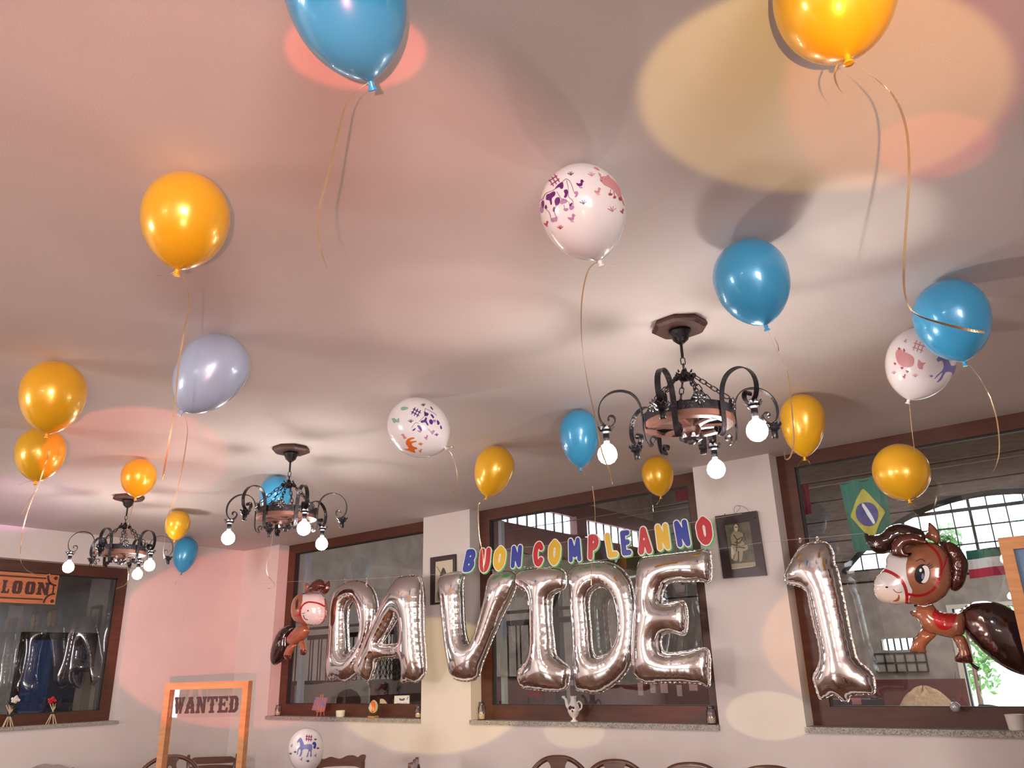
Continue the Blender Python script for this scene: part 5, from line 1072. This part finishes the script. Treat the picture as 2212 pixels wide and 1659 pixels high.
# ================================================================== WESTERN SIGNS
def P4(*a): return list(a)
WG = {
 'L': ([[(0, 1), (.62, 1), (.62, .86), (.5, .84), (.5, .6), (.58, .5), (.5, .4), (.5, .16), (.78, .16), (.84, .36), (1, .36), (1, 0), (0, 0), (0, .14), (.12, .16), (.12, .4), (.04, .5), (.12, .6), (.12, .84), (0, .86)]], []),
 'O': ([[(.2, 1), (.8, 1), (.95, .85), (.95, .6), (1, .5), (.95, .4), (.95, .15), (.8, 0), (.2, 0), (.05, .15), (.05, .4), (0, .5), (.05, .6), (.05, .85)]], [[(.45, .82), (.55, .82), (.60, .7), (.56, .55), (.60, .5), (.56, .45), (.60, .3), (.55, .18), (.45, .18), (.40, .3), (.44, .45), (.40, .5), (.44, .55), (.40, .7)]]),
 'N': ([[(0, 1), (.40, 1), (.68, .42), (.68, .84), (.6, .86), (.6, 1), (1, 1), (1, .86), (.92, .84), (.92, 0), (.66, 0), (.34, .62), (.34, .58), (.34, .16), (.42, .14), (.42, 0), (0, 0), (0, .14), (.1, .16), (.1, .42), (.03, .5), (.1, .58), (.1, .84), (0, .86)]], []),
 'S': ([[(.85, 1), (.2, 1), (.05, .85), (.05, .6), (.2, .48), (.62, .40), (.62, .16), (.35, .16), (.3, .32), (.05, .32), (.05, 0), (.8, 0), (.95, .15), (.95, .42), (.8, .54), (.38, .62), (.38, .84), (.62, .84), (.66, .7), (.9, .7), (.9, 1)]], []),
 'A': ([[(.28, 1), (.72, 1), (.72, .88), (.68, .86), (.86, .52), (.92, .5), (.86, .42), (.93, .14), (1, .13), (1, 0), (.58, 0), (.58, .13), (.66, .14), (.63, .28), (.37, .28), (.34, .14), (.42, .13), (.42, 0), (0, 0), (0, .13), (.07, .14), (.16, .42), (.08, .5), (.16, .52), (.32, .86), (.28, .88)]], [[(.42, .42), (.58, .42), (.5, .72)]]),
 'W': ([[(0, 1), (.34, 1), (.34, .88), (.28, .86), (.35, .42), (.46, .86), (.42, .88), (.42, 1), (.6, 1), (.66, .42), (.74, .86), (.68, .88), (.68, 1), (1, 1), (1, .88), (.94, .86), (.86, .56), (.93, .5), (.84, .44), (.74, 0), (.58, 0), (.5, .45), (.38, 0), (.22, 0), (.14, .44), (.05, .5), (.13, .56), (.06, .86), (0, .88)]], []),
 'T': ([[(0, 1), (1, 1), (1, .66), (.88, .66), (.82, .84), (.64, .84), (.64, .58), (.74, .5), (.64, .42), (.64, .14), (.76, .13), (.76, 0), (.24, 0), (.24, .13), (.36, .14), (.36, .42), (.26, .5), (.36, .58), (.36, .84), (.18, .84), (.12, .66), (0, .66)]], []),
 'E': ([[(0, 1), (.95, 1), (.95, .7), (.82, .7), (.76, .84), (.4, .84), (.4, .58), (.6, .58), (.62, .66), (.72, .66), (.72, .36), (.62, .36), (.6, .44), (.4, .44), (.4, .16), (.78, .16), (.84, .32), (1, .32), (1, 0), (0, 0), (0, .13), (.12, .15), (.12, .42), (.02, .5), (.12, .58), (.12, .85), (0, .87)]], []),
 'D': ([[(0, 1), (.7, 1), (.92, .82), (.92, .6), (1, .5), (.92, .4), (.92, .18), (.7, 0), (0, 0), (0, .13), (.12, .15), (.12, .42), (.02, .5), (.12, .58), (.12, .85), (0, .87)]], [[(.42, .82), (.55, .82), (.62, .72), (.62, .56), (.56, .5), (.62, .44), (.62, .28), (.55, .18), (.42, .18)]]),
}
def glyph(ch, x0, x1, z0, z1, pl, d0, d1, m, parent, name='letter', smaller=0):
    S = Shape(); f = lambda p: (x0+(x1-x0)*p[0], z0+(z1-z0)*p[1])
    for q in WG[ch][0]: S.poly([f(p) for p in q], False)
    for q in WG[ch][1]: S.hole([f(p) for p in q], False)
    return flat(name, S, m, pl, d0, d1, parent, h=.006)
# SALOON sign on the left window (its first letters run out of the frame)
xs = XW+.012
yl = lambda px, py: atx(px, py, xs)
tR, bR = yl(128, 1243), yl(121, 1306); zt, zb2 = tR[2], bR[2]; Lx = [(yl(a, 1270)[1], yl(b, 1270)[1]) for a, b in ((3, 20), (25, 48), (53, 76), (79, 107))]
pitch = Lx[2][0]-Lx[1][0]; yR = tR[1]; yLft = Lx[0][0]-pitch*2.1-.22
sg = empty('saloon_sign', (xs, (yR+yLft)/2, (zt+zb2)/2), 'orange wooden SALOON sign hanging at the left window, cut by the photo edge', 'sign')
G().box((XW+.002, yLft, zb2), (xs+.006, yR, zt)).build('board', M['sign'], sg)
px_ = plane_x(xs+.006)
lz0, lz1 = yl(60, 1284)[2], yl(60, 1256)[2]
sp = [(Lx[0][0]-2.05*pitch, Lx[0][0]-1.15*pitch, 'S'), (Lx[0][0]-1.05*pitch, Lx[0][0]-.1*pitch, 'A')]+[(a, b, c_) for (a, b), c_ in zip(Lx, 'LOON')]
for a, b, ch in sp: glyph(ch, a, b, lz0, lz1, px_, 0, .004, M['signd'], sg)
for z_ in (zt-.045, zb2+.035): G().box((xs+.006, yLft+.10, z_), (xs+.010, yR-.12, z_+.014)).build('border_stripe', M['signd'], sg)
for y_ in (yR-.045, yLft+.035): G().box((xs+.006, y_, zb2+.10), (xs+.010, y_+.014, zt-.10)).build('border_stripe', M['signd'], sg)
for (cy2, cz2, sy2, sz2) in ((yR, zb2, -1, 1), (yR, zt, -1, -1), (yLft, zb2, 1, 1), (yLft, zt, 1, -1)):
    S = Shape().stroke([(cy2+sy2*(.020+.085*math.cos(k*PI/12)), cz2+sz2*(.015+.085*math.sin(k*PI/12))) for k in range(7)], .009, False); flat('corner_scroll', S, M['signd'], px_, 0, .004, sg, h=.008)
    S = Shape().poly([(cy2+sy2*.03+.018*math.cos(k*PI/4), cz2+sz2*.03+.018*math.sin(k*PI/4)) for k in range(8)]); flat('corner_scroll', S, M['signd'], px_, 0, .004, sg, h=.008)
# WANTED frame standing near the corner
cL, cR = atd(357, 1476, 7.75), atd(537, 1470, 7.45)
cR[2] = cL[2] = (cL[2]+cR[2])/2
ux_ = cR-cL; WW = math.hypot(ux_[0], ux_[1]); ux_ = ux_/WW; nx_ = np.array([ux_[1], -ux_[0], 0]); zt = cL[2]
wf = empty('wanted_frame', (cL+cR)/2*np.array([1, 1, 0]), 'tall orange wooden frame with WANTED lettering, standing before the left corner', 'frame')
pw = lambda P, d: cL[None, :]*np.array([1, 1, 0])+np.outer(P[:, 0], ux_)+np.outer(np.asarray(d)*np.ones(len(P)), nx_)+np.outer(P[:, 1], [0, 0, 1])
def wbox(n_, x0, x1, z0_, z1_, d0, d1, m, par): 
    v = [pw(np.array([[x, z]]), d)[0] for d in (d0, d1) for x, z in ((x0, z0_), (x1, z0_), (x1, z1_), (x0, z1_))]
    return mesh(n_, v, [(3, 2, 1, 0), (4, 5, 6, 7), (0, 1, 5, 4), (1, 2, 6, 5), (2, 3, 7, 6), (3, 0, 4, 7)], m, par)
bw = .048
wbox('side_rail', 0, bw, 0, zt, -.09, .0, M['pine'], wf); wbox('side_rail', WW-bw, WW, 0, zt, -.09, .0, M['pine'], wf); wbox('top_rail', bw, WW-bw, zt-.055, zt, -.09, .0, M['pine'], wf); wbox('bottom_rail', bw, WW-bw, .0, .06, -.09, .0, M['pine'], wf); wbox('middle_rail', bw, WW-bw, .55, .60, -.09, .0, M['pine'], wf)
zl1, zl0 = zt-.115, zt-.245
clear = glass('clear_acrylic', (.97, .96, .95), .0)
wbox('clear_panel', bw, WW-bw, zl0-.03, zt-.055, -.045, -.042, clear, wf)
wd = (WW-2*bw-.06)/6
for i, ch in enumerate('WANTED'):
    x0 = bw+.03+wd*i; glyph(ch, x0+.004, x0+wd-.004, zl0, zl1, pw, -.042, -.034, M['signd'], wf)
# blue board in a wooden frame at the right edge
q = aty(2156, 1163, 4.6); bx = q[0]; bz = q[2]
bb = empty('blue_board', (bx+.45, 4.6, 0), 'blue board in an orange wooden frame standing at the right edge, over the pony tail', 'board')
G().box((bx, 4.58, 0), (bx+.055, 4.62, bz)).build('side_rail', M['pine'], bb); G().box((bx+.9, 4.58, 0), (bx+.955, 4.62, bz)).build('side_rail', M['pine'], bb)
G().box((bx+.055, 4.58, bz-.06), (bx+.9, 4.62, bz)).build('top_rail', M['pine'], bb); G().box((bx+.055, 4.58, .75), (bx+.9, 4.62, .81)).build('bottom_rail', M['pine'], bb)
G().box((bx+.055, 4.60, .81), (bx+.9, 4.61, bz-.06)).build('panel', M['board'], bb)
# ================================================================== THINGS ON THE SILLS
SY = YW+.06
def onsill(px, y=SY): p = aty(px, 1550, y); return p[0]
def jar(px, label, h=.105, r=.034, y=SY):
    x = onsill(px, y); t = empty('glass_jar', (x, y, SILL), label, 'jar')
    G().lathe([(r*.9, SILL), (r, SILL+.006), (r, SILL+h*.72), (r*.72, SILL+h*.82), (r*.72, SILL+h*.9)], (x, y, 0), 20).build('jar_body', M['jar'], t, smooth=True)
    G().lathe([(r*.78, SILL+h*.86), (r*.80, SILL+h*.88), (r*.80, SILL+h), (r*.7, SILL+h*1.01)], (x, y, 0), 20).build('lid', M['ironlite'], t, smooth=True)
    G().lathe([(r*.93, SILL+.008), (r*.93, SILL+h*.35), (.001, SILL+h*.36)], (x, y, 0), 16).build('filling', M['straw'], t)
jar(600, 'small lidded glass jar at the left end of the sill under the small pony', y=YW+.05); jar(904, 'small lidded glass jar at the right end of the second window sill, by the pillar', y=YW+.1)
jar(1041, 'lidded glass jar at the left end of the middle sill, left of the white jug', h=.14, y=YW+.03); jar(1537, 'lidded glass jar at the right end of the middle sill, under the E', h=.12, y=YW+.06)
# painted card on a small easel
x = onsill(690); t = empty('painted_card', (x, SY, SILL), 'small colourful painting on a tiny easel, on the sill under the first D', 'painting')
A_ = [aty(682, 1505, SY), aty(707, 1508, SY), aty(700, 1537, SY), aty(673, 1534, SY)]
v = A_+[p+np.array([0, .008, 0]) for p in A_]; mesh('canvas', v, [(0, 3, 2, 1), (4, 5, 6, 7), (0, 1, 5, 4), (1, 2, 6, 5), (2, 3, 7, 6), (3, 0, 4, 7)], mat('painted_canvas', (.55, .16, .06), .5, col2=(.12, .2, .42), scale=22), t)
for dx in (-.03, .03): G().tube([(x+dx-.0, SY-.012, SILL), (x+dx*.6+.006, SY+.016, A_[0][2]+.02)], .0035, 6).build('easel_leg', M['pine'], t)
G().tube([(x, SY+.06, SILL), (x+.006, SY+.016, A_[0][2]+.02)], .0035, 6).build('easel_leg', M['pine'], t)
G().box((x-.05, SY-.014, aty(686, 1537, SY)[2]-.004), (x+.05, SY+.004, aty(686, 1537, SY)[2]+.002)).build('easel_ledge', M['pine'], t)
# white pot
x = onsill(734, YW+.03); G_p = G().lathe([(.036, SILL), (.042, SILL+.004), (.046, SILL+.062), (.042, SILL+.062), (.038, SILL+.008)], (x, YW+.035, 0), 28)
tag(G_p.build('white_pot', M['china'], smooth=False), 'small plain white pot on the sill, between the painting and the egg-shaped ornament', 'pot')
# egg shaped ornament with painted oval
x = onsill(806, YW+.05); t = empty('egg_ornament', (x, YW+.05, SILL), 'dark egg-shaped ornament with a painted horse oval, on the sill below the A', 'ornament')
b_ = G().lathe([(.018, SILL+.015), (.040, SILL+.03), (.052, SILL+.06), (.050, SILL+.095), (.036, SILL+.13), (.018, SILL+.152), (.004, SILL+.16)], (x, YW+.05, 0), 24).build('egg_body', mat('dark_lacquer', (.10, .075, .05), .25, coat=.5), t, smooth=True, bv=True)
G().box((x-.045, YW+.02, SILL), (x+.045, YW+.08, SILL+.016)).build('stand', M['pine'], t)
decal('oval_print', b_, ell(806, 1526, 10, 14), M['straw'], t, h=1.2); decal('horse_print', b_, [(801, 1518), (808, 1515), (811, 1524), (808, 1538), (802, 1537), (804, 1527)], M['orangep'], t, h=1, lift=.0016)
# white notice on the glass
a_, b2, c_, d_ = [aty(*p, YW+.162) for p in ((852, 1503), (884, 1502), (884, 1529), (851, 1529))]
nt_ = tag(mesh('white_notice', [a_, b2, c_, d_]+[p+np.array([0, .002, 0]) for p in (a_, b2, c_, d_)], [(0, 3, 2, 1), (4, 5, 6, 7), (0, 1, 5, 4), (1, 2, 6, 5), (2, 3, 7, 6), (3, 0, 4, 7)], M['paper'], bv=True), 'white printed notice on the glass at the lower right of the second window', 'notice')
def text(body, px0, px1, y, size_px, m, parent, name='text_line'):
    cu = bpy.data.curves.new('txt', 'FONT'); cu.body = body; cu.size = 1; cu.extrude = 0; cu.resolution_u = 2; o = bpy.data.objects.new('txt', cu); COL.objects.link(o)
    dg = bpy.context.evaluated_depsgraph_get(); me = bpy.data.meshes.new_from_object(o.evaluated_get(dg)); bpy.data.objects.remove(o)
    V = np.array([v.co[:] for v in me.vertices]); F = [tuple(p.vertices) for p in me.polygons]; V[:, 0] -= V[:, 0].min(); V[:, 0] /= V[:, 0].max(); V[:, 1] /= .72
    A_, B_ = aty(*px0, y), aty(*px1, y); up = (aty(px0[0], px0[1]-size_px, y)-A_)[2]
    return mesh(name, np.array([A_+(B_-A_)*v[0]+np.array([0, 0, up])*v[1] for v in V]), F, m, parent)
text('PRESTO DUE', (857, 1521.5), (879, 1520.5), YW+.1605, 3.2, M['greyi'], nt_); text('DI REGIONE', (857, 1526.5), (879, 1526), YW+.1605, 3.2, M['greyi'], nt_)
decal('logo_print', nt_, [(863, 1508), (868, 1510), (874, 1508), (873, 1513), (864, 1513)], M['greyi'], nt_, h=1); decal('pen_print', nt_, [(879, 1511), (882, 1505)], M['greyi'], nt_, stroke=.7, h=.8)
# half round paper on the glass
S = Shape().poly([tuple(aty(*p, YW+.162)[[0, 2]]) for p in ((821, 1511), (829, 1511), (836, 1520), (837, 1529), (823, 1529))])
tag(flat('rounded_paper', S, M['straw'], plane_y(YW+.163), 0, .002, h=.01), 'small rounded cream paper behind the egg ornament on the glass', 'paper')
# white jug
x = onsill(1240, YW+.03); y = YW+.03; t = empty('white_jug', (x, y, SILL), 'white china jug with a dark flower on the middle sill, below the second D', 'jug')
jb = G().lathe([(.032, SILL), (.030, SILL+.006), (.013, SILL+.018), (.014, SILL+.028), (.034, SILL+.045), (.048, SILL+.075), (.048, SILL+.10), (.036, SILL+.128), (.023, SILL+.15), (.021, SILL+.172), (.028, SILL+.19), (.022, SILL+.19)], (x, y, 0), 28).build('jug_body', M['china'], t, smooth=True, bv=True)
G().tube(smooth_line([(x-.036, y, SILL+.09), (x-.062, y, SILL+.12), (x-.072, y, SILL+.16), (x-.094, y, SILL+.18)], 4), [.016-.0007*k for k in range(13)], 10).lathe([(.010, SILL+.172), (.015, SILL+.182), (.014, SILL+.19)], (x-.094, y, 0), 10).build('spout', M['china'], t, smooth=True)
G().tube(smooth_line([(x+.030, y, SILL+.135), (x+.055, y, SILL+.150), (x+.078, y, SILL+.13), (x+.075, y, SILL+.10), (x+.045, y, SILL+.08)], 4), .0065, 8).build('handle', M['china'], t, smooth=True)
for q in ([(1229, 1527), (1233, 1524), (1236, 1529), (1232, 1534), (1228, 1531)], [(1237, 1526), (1241, 1528), (1240, 1532), (1236, 1530)], [(1234, 1533), (1239, 1536), (1236, 1539)]): decal('flower_print', jb, q, M['brinkd'], t, h=1)
# white pot on right window sill
x = onsill(2192, YW+.04); tag(G().lathe([(.040, SILL), (.044, SILL+.004), (.052, SILL+.085), (.048, SILL+.085), (.042, SILL+.008)], (x, YW+.05, 0), 28).build('white_pot', M['china']), 'white pot on the right window sill, at the lower right corner', 'pot')
# reed bundles on the left sill
def reeds(px, label, flower, fm, dxs):
    xx = XW-.03; p = atx(px, 1545, xx); y = p[1]; z = 1.13; t = empty('reed_bundle', (xx, y, z), label, 'ornament')
    for i, d in enumerate(dxs): G().tube([(xx+.02*math.sin(i*2), y-d*.05, z), (xx, y-d*.008, z+.10), (xx+.01*math.cos(i), y+d*.045, z+.19+.015*math.sin(i*3))], .0042, 6).build('reed', M['straw'], t)
    G().lathe([(.024, z+.092), (.026, z+.100), (.024, z+.110)], (xx, y, 0), 14).build('dark_band', M['gasket'], t)
    g = G(); c = np.array([xx+.02, y+flower[0], z+flower[1]]); rnd = random.Random(3)
    for k in range(14):
        th = k*2.4; r_ = .008+.0016*k; p_ = c+np.array([.012*math.cos(k), r_*math.cos(th), r_*math.sin(th)]); g.ell(p_, (.012, .014, .013), 8, 6)
    g.build('flower', fm, t, smooth=True)
    g = G()
    for k in range(7): a_ = -.6+k*.45; g.add([(xx, y+.02, z+.15), (xx-.01, y+.05*math.cos(a_), z+.16+.06*math.sin(a_)), (xx, y+.09*math.cos(a_), z+.16+.10*math.sin(a_)), (xx+.01, y+.06*math.cos(a_)+.01, z+.15+.05*math.sin(a_))], [(0, 1, 2, 3)])
    g.build('dark_leaves', mat('dark_leaf', (.012, .014, .012), .6), t)
reeds(20, 'tied bundle of pale reeds with a cream flower, left one on the left window sill', (.02, .235), M['china'], (-1, -.45, 0, .6, 1))
reeds(113, 'tied bundle of pale reeds with a red flower, right one on the left window sill', (-.035, .215), M['redi'], (-1, -.3, .35, .9))
# ================================================================== CHAIRS AND TABLE
def chair_base(t, x, y, ang, hb, w=.42):
    R_ = lambda a, b, z: (x+a*math.cos(ang)-b*math.sin(ang), y+a*math.sin(ang)+b*math.cos(ang), z)
    g = G(); S_ = [R_(-w/2, -.02, .43), R_(w/2, -.02, .43), R_(w/2+.02, -.42, .43), R_(-w/2-.02, -.42, .43)]
    g.add(S_+[(a, b, .465) for a, b, _ in S_], [(3, 2, 1, 0), (4, 5, 6, 7), (0, 1, 5, 4), (1, 2, 6, 5), (2, 3, 7, 6), (3, 0, 4, 7)]).build('seat', M['chair'], t)
    for s_ in (-1, 1):
        G().tube([R_(s_*(w/2-.02), -.40, .43), R_(s_*(w/2-.01), -.41, .2), R_(s_*(w/2), -.42, 0)], [.019, .015, .012], 8).build('leg', M['chair'], t, smooth=True)
        G().tube([R_(s_*(w/2-.03), -.03, .43), R_(s_*(w/2-.02), 0, .2), R_(s_*(w/2-.01), .04, 0)], [.019, .016, .013], 8).build('leg', M['chair'], t, smooth=True)
    return R_
def hoop_chair(px, py, y, label, ang=.55, w=.42):
    p = aty(px, py, y); x, zt = p[0], p[2]; t = empty('dining_chair', (x, y, 0), label, 'chair', 'dark wooden dining chairs'); R_ = chair_base(t, x, y, ang, zt, w)
    H = zt-.018; pts = [R_(-w/2+.01, 0, .46), R_(-w/2-.01, .03, H-.22), R_(-w/2+.02, .05, H-.10), R_(-w/4, .06, H-.02), R_(0, .06, H), R_(w/4, .06, H-.02), R_(w/2-.02, .05, H-.10), R_(w/2+.01, .03, H-.22), R_(w/2-.01, 0, .46)]
    G().tube(smooth_line(pts, 5), 1.0, flat=(.040, .024), ref=(0, 0, 1) if False else None).build('back_hoop', M['chair'], t) if False else G().tube(smooth_line(pts, 5), .019, 8).build('back_hoop', M['chair'], t, smooth=True)
    # pierced vase splat
    S = Shape().poly([(-.035, .46), (-.03, .6), (-.065, .70), (-.05, H-.06), (-.075, H-.01), (.075, H-.01), (.05, H-.06), (.065, .70), (.03, .6), (.035, .46)]).hole([(0, H-.07), (.022, H-.1), (0, H-.16), (-.022, H-.1)])
    flat('splat', S, M['chair'], lambda P, d: np.array([R_(a, .05+dd, b) for (a, b), dd in zip(P, np.asarray(d)*np.ones(len(P)))]), -.008, .008, t, h=.02)
    return t
def comb_chair(px, py, y, label, ang, pts, w=.42, dep=.09):
    """flat shaped top rail above slats"""
    p = aty(px, py, y); x, zt = p[0], p[2]; t = empty('dining_chair', (x, y, 0), label, 'chair', 'dark wooden dining chairs'); R_ = chair_base(t, x, y, ang, zt, w)
    for s_ in (-1, 1): G().tube([R_(s_*(w/2-.02), 0, .46), R_(s_*(w/2-.01), .03, .7), R_(s_*(w/2-.01), .05, zt-.05)], .016, 8).build('back_post', M['chair'], t, smooth=True)
    pl = lambda P, d: np.array([R_(a, .055+dd, b) for (a, b), dd in zip(P, np.asarray(d)*np.ones(len(P)))])
    flat('top_rail', Shape().poly([(a*w, zt+b) for a, b in pts], True), M['chair'], pl, -.012, .012, t, h=.012)
    for z_ in (zt-.20, .62): flat('back_slat', Shape().poly([(-w/2+.02, z_-.025), (w/2-.02, z_-.025), (w/2-.02, z_+.02), (0, z_+.035), (-w/2+.02, z_+.02)]), M['chair'], lambda P, d: np.array([R_(a, .04+dd, b) for (a, b), dd in zip(P, np.asarray(d)*np.ones(len(P)))]), -.008, .008, t, h=.02)
    return t, R_, zt
hoop_chair(1203, 1632, 5.05, 'hoop-backed dark wooden chair, left one under the middle window'); hoop_chair(1326, 1641, 4.75, 'hoop-backed dark wooden chair, second under the middle window')
hoop_chair(1490, 1648, 4.35, 'hoop-backed dark chair, third from the left along the window wall'); hoop_chair(1660, 1655, 4.0, 'rightmost dark hoop-backed chair along the bottom edge')
hoop_chair(368, 1631, 4.3, 'hoop-backed dark chair before the WANTED frame', ang=.9, w=.50)
sc = [(-.5, -.10), (-.50, -.04), (-.46, 0), (-.40, -.012), (-.34, -.022), (-.2, -.005), (-.1, -.015), (0, -.022), (.14, 0), (.28, 0), (.36, -.015), (.42, .004), (.52, 0), (.5, -.05), (.44, -.10), (.3, -.085), (0, -.08), (-.3, -.085)]
comb_chair(733, 1634, 4.9, 'dark wooden chair with scalloped top rail, in front of the low white balloon', .70, sc)
comb_chair(908, 1642, 5.0, 'dark wooden chair seen edge-on below the second window', 2.2, sc, w=.40)
comb_chair(105, 1651, 3.6, 'dark chair at the bottom left, only its carved top showing', 1.1, [(-.5, -.10), (-.42, -.05), (-.25, -.012), (-.1, 0), (.08, -.012), (.2, -.012), (.35, -.04), (.5, -.10)], w=.42)
tt_, R_, zt = comb_chair(457, 1636, 5.15, 'dark chair with knobbed posts and straight rail, inside the WANTED frame opening', .75, [(-.46, -.06), (-.46, -.02), (-.40, -.012), (-.36, 0), (.36, 0), (.40, -.012), (.46, -.02), (.46, -.06)], w=.50)
for s_ in (-1, 1): G().tube([R_(s_*.25, .05, zt-.06), R_(s_*.25, .05, zt)], .016, 8).ell(R_(s_*.25, .05, zt+.012), (.017, .017, .018), 10, 8).build('post_knob', M['chair'], tt_, smooth=True)
# long table (below the frame, mirrored in the foil letters)
t = empty('long_table', (-3.4, 2.5, 0), 'long dark wooden table below the photo, mirrored in the foil letters', 'table')
G().box((-5.4, 2.1, .73), (-1.4, 2.85, .76)).build('table_top', M['chair'], t)
for x_ in (-5.3, -1.5):
    for y_ in (2.18, 2.77): G().box((x_-.03, y_-.03, 0), (x_+.03, y_+.03, .73)).build('leg', M['chair'], t)
for i, (x_, y_) in enumerate(((-4.9, 2.45), (-4.1, 2.55), (-3.3, 2.4), (-2.5, 2.5), (-1.8, 2.45))):
    tag(G().lathe([(.05, .76), (.11, .765), (.135, .785), (.13, .787), (.10, .772), (.001, .770)], (x_, y_, 0), 24).build('plate', M['gold'], smooth=True), 'yellow party plate on the long table, %s from its left end' % ('first', 'second', 'third', 'fourth', 'fifth')[i], 'plate', 'party plates')
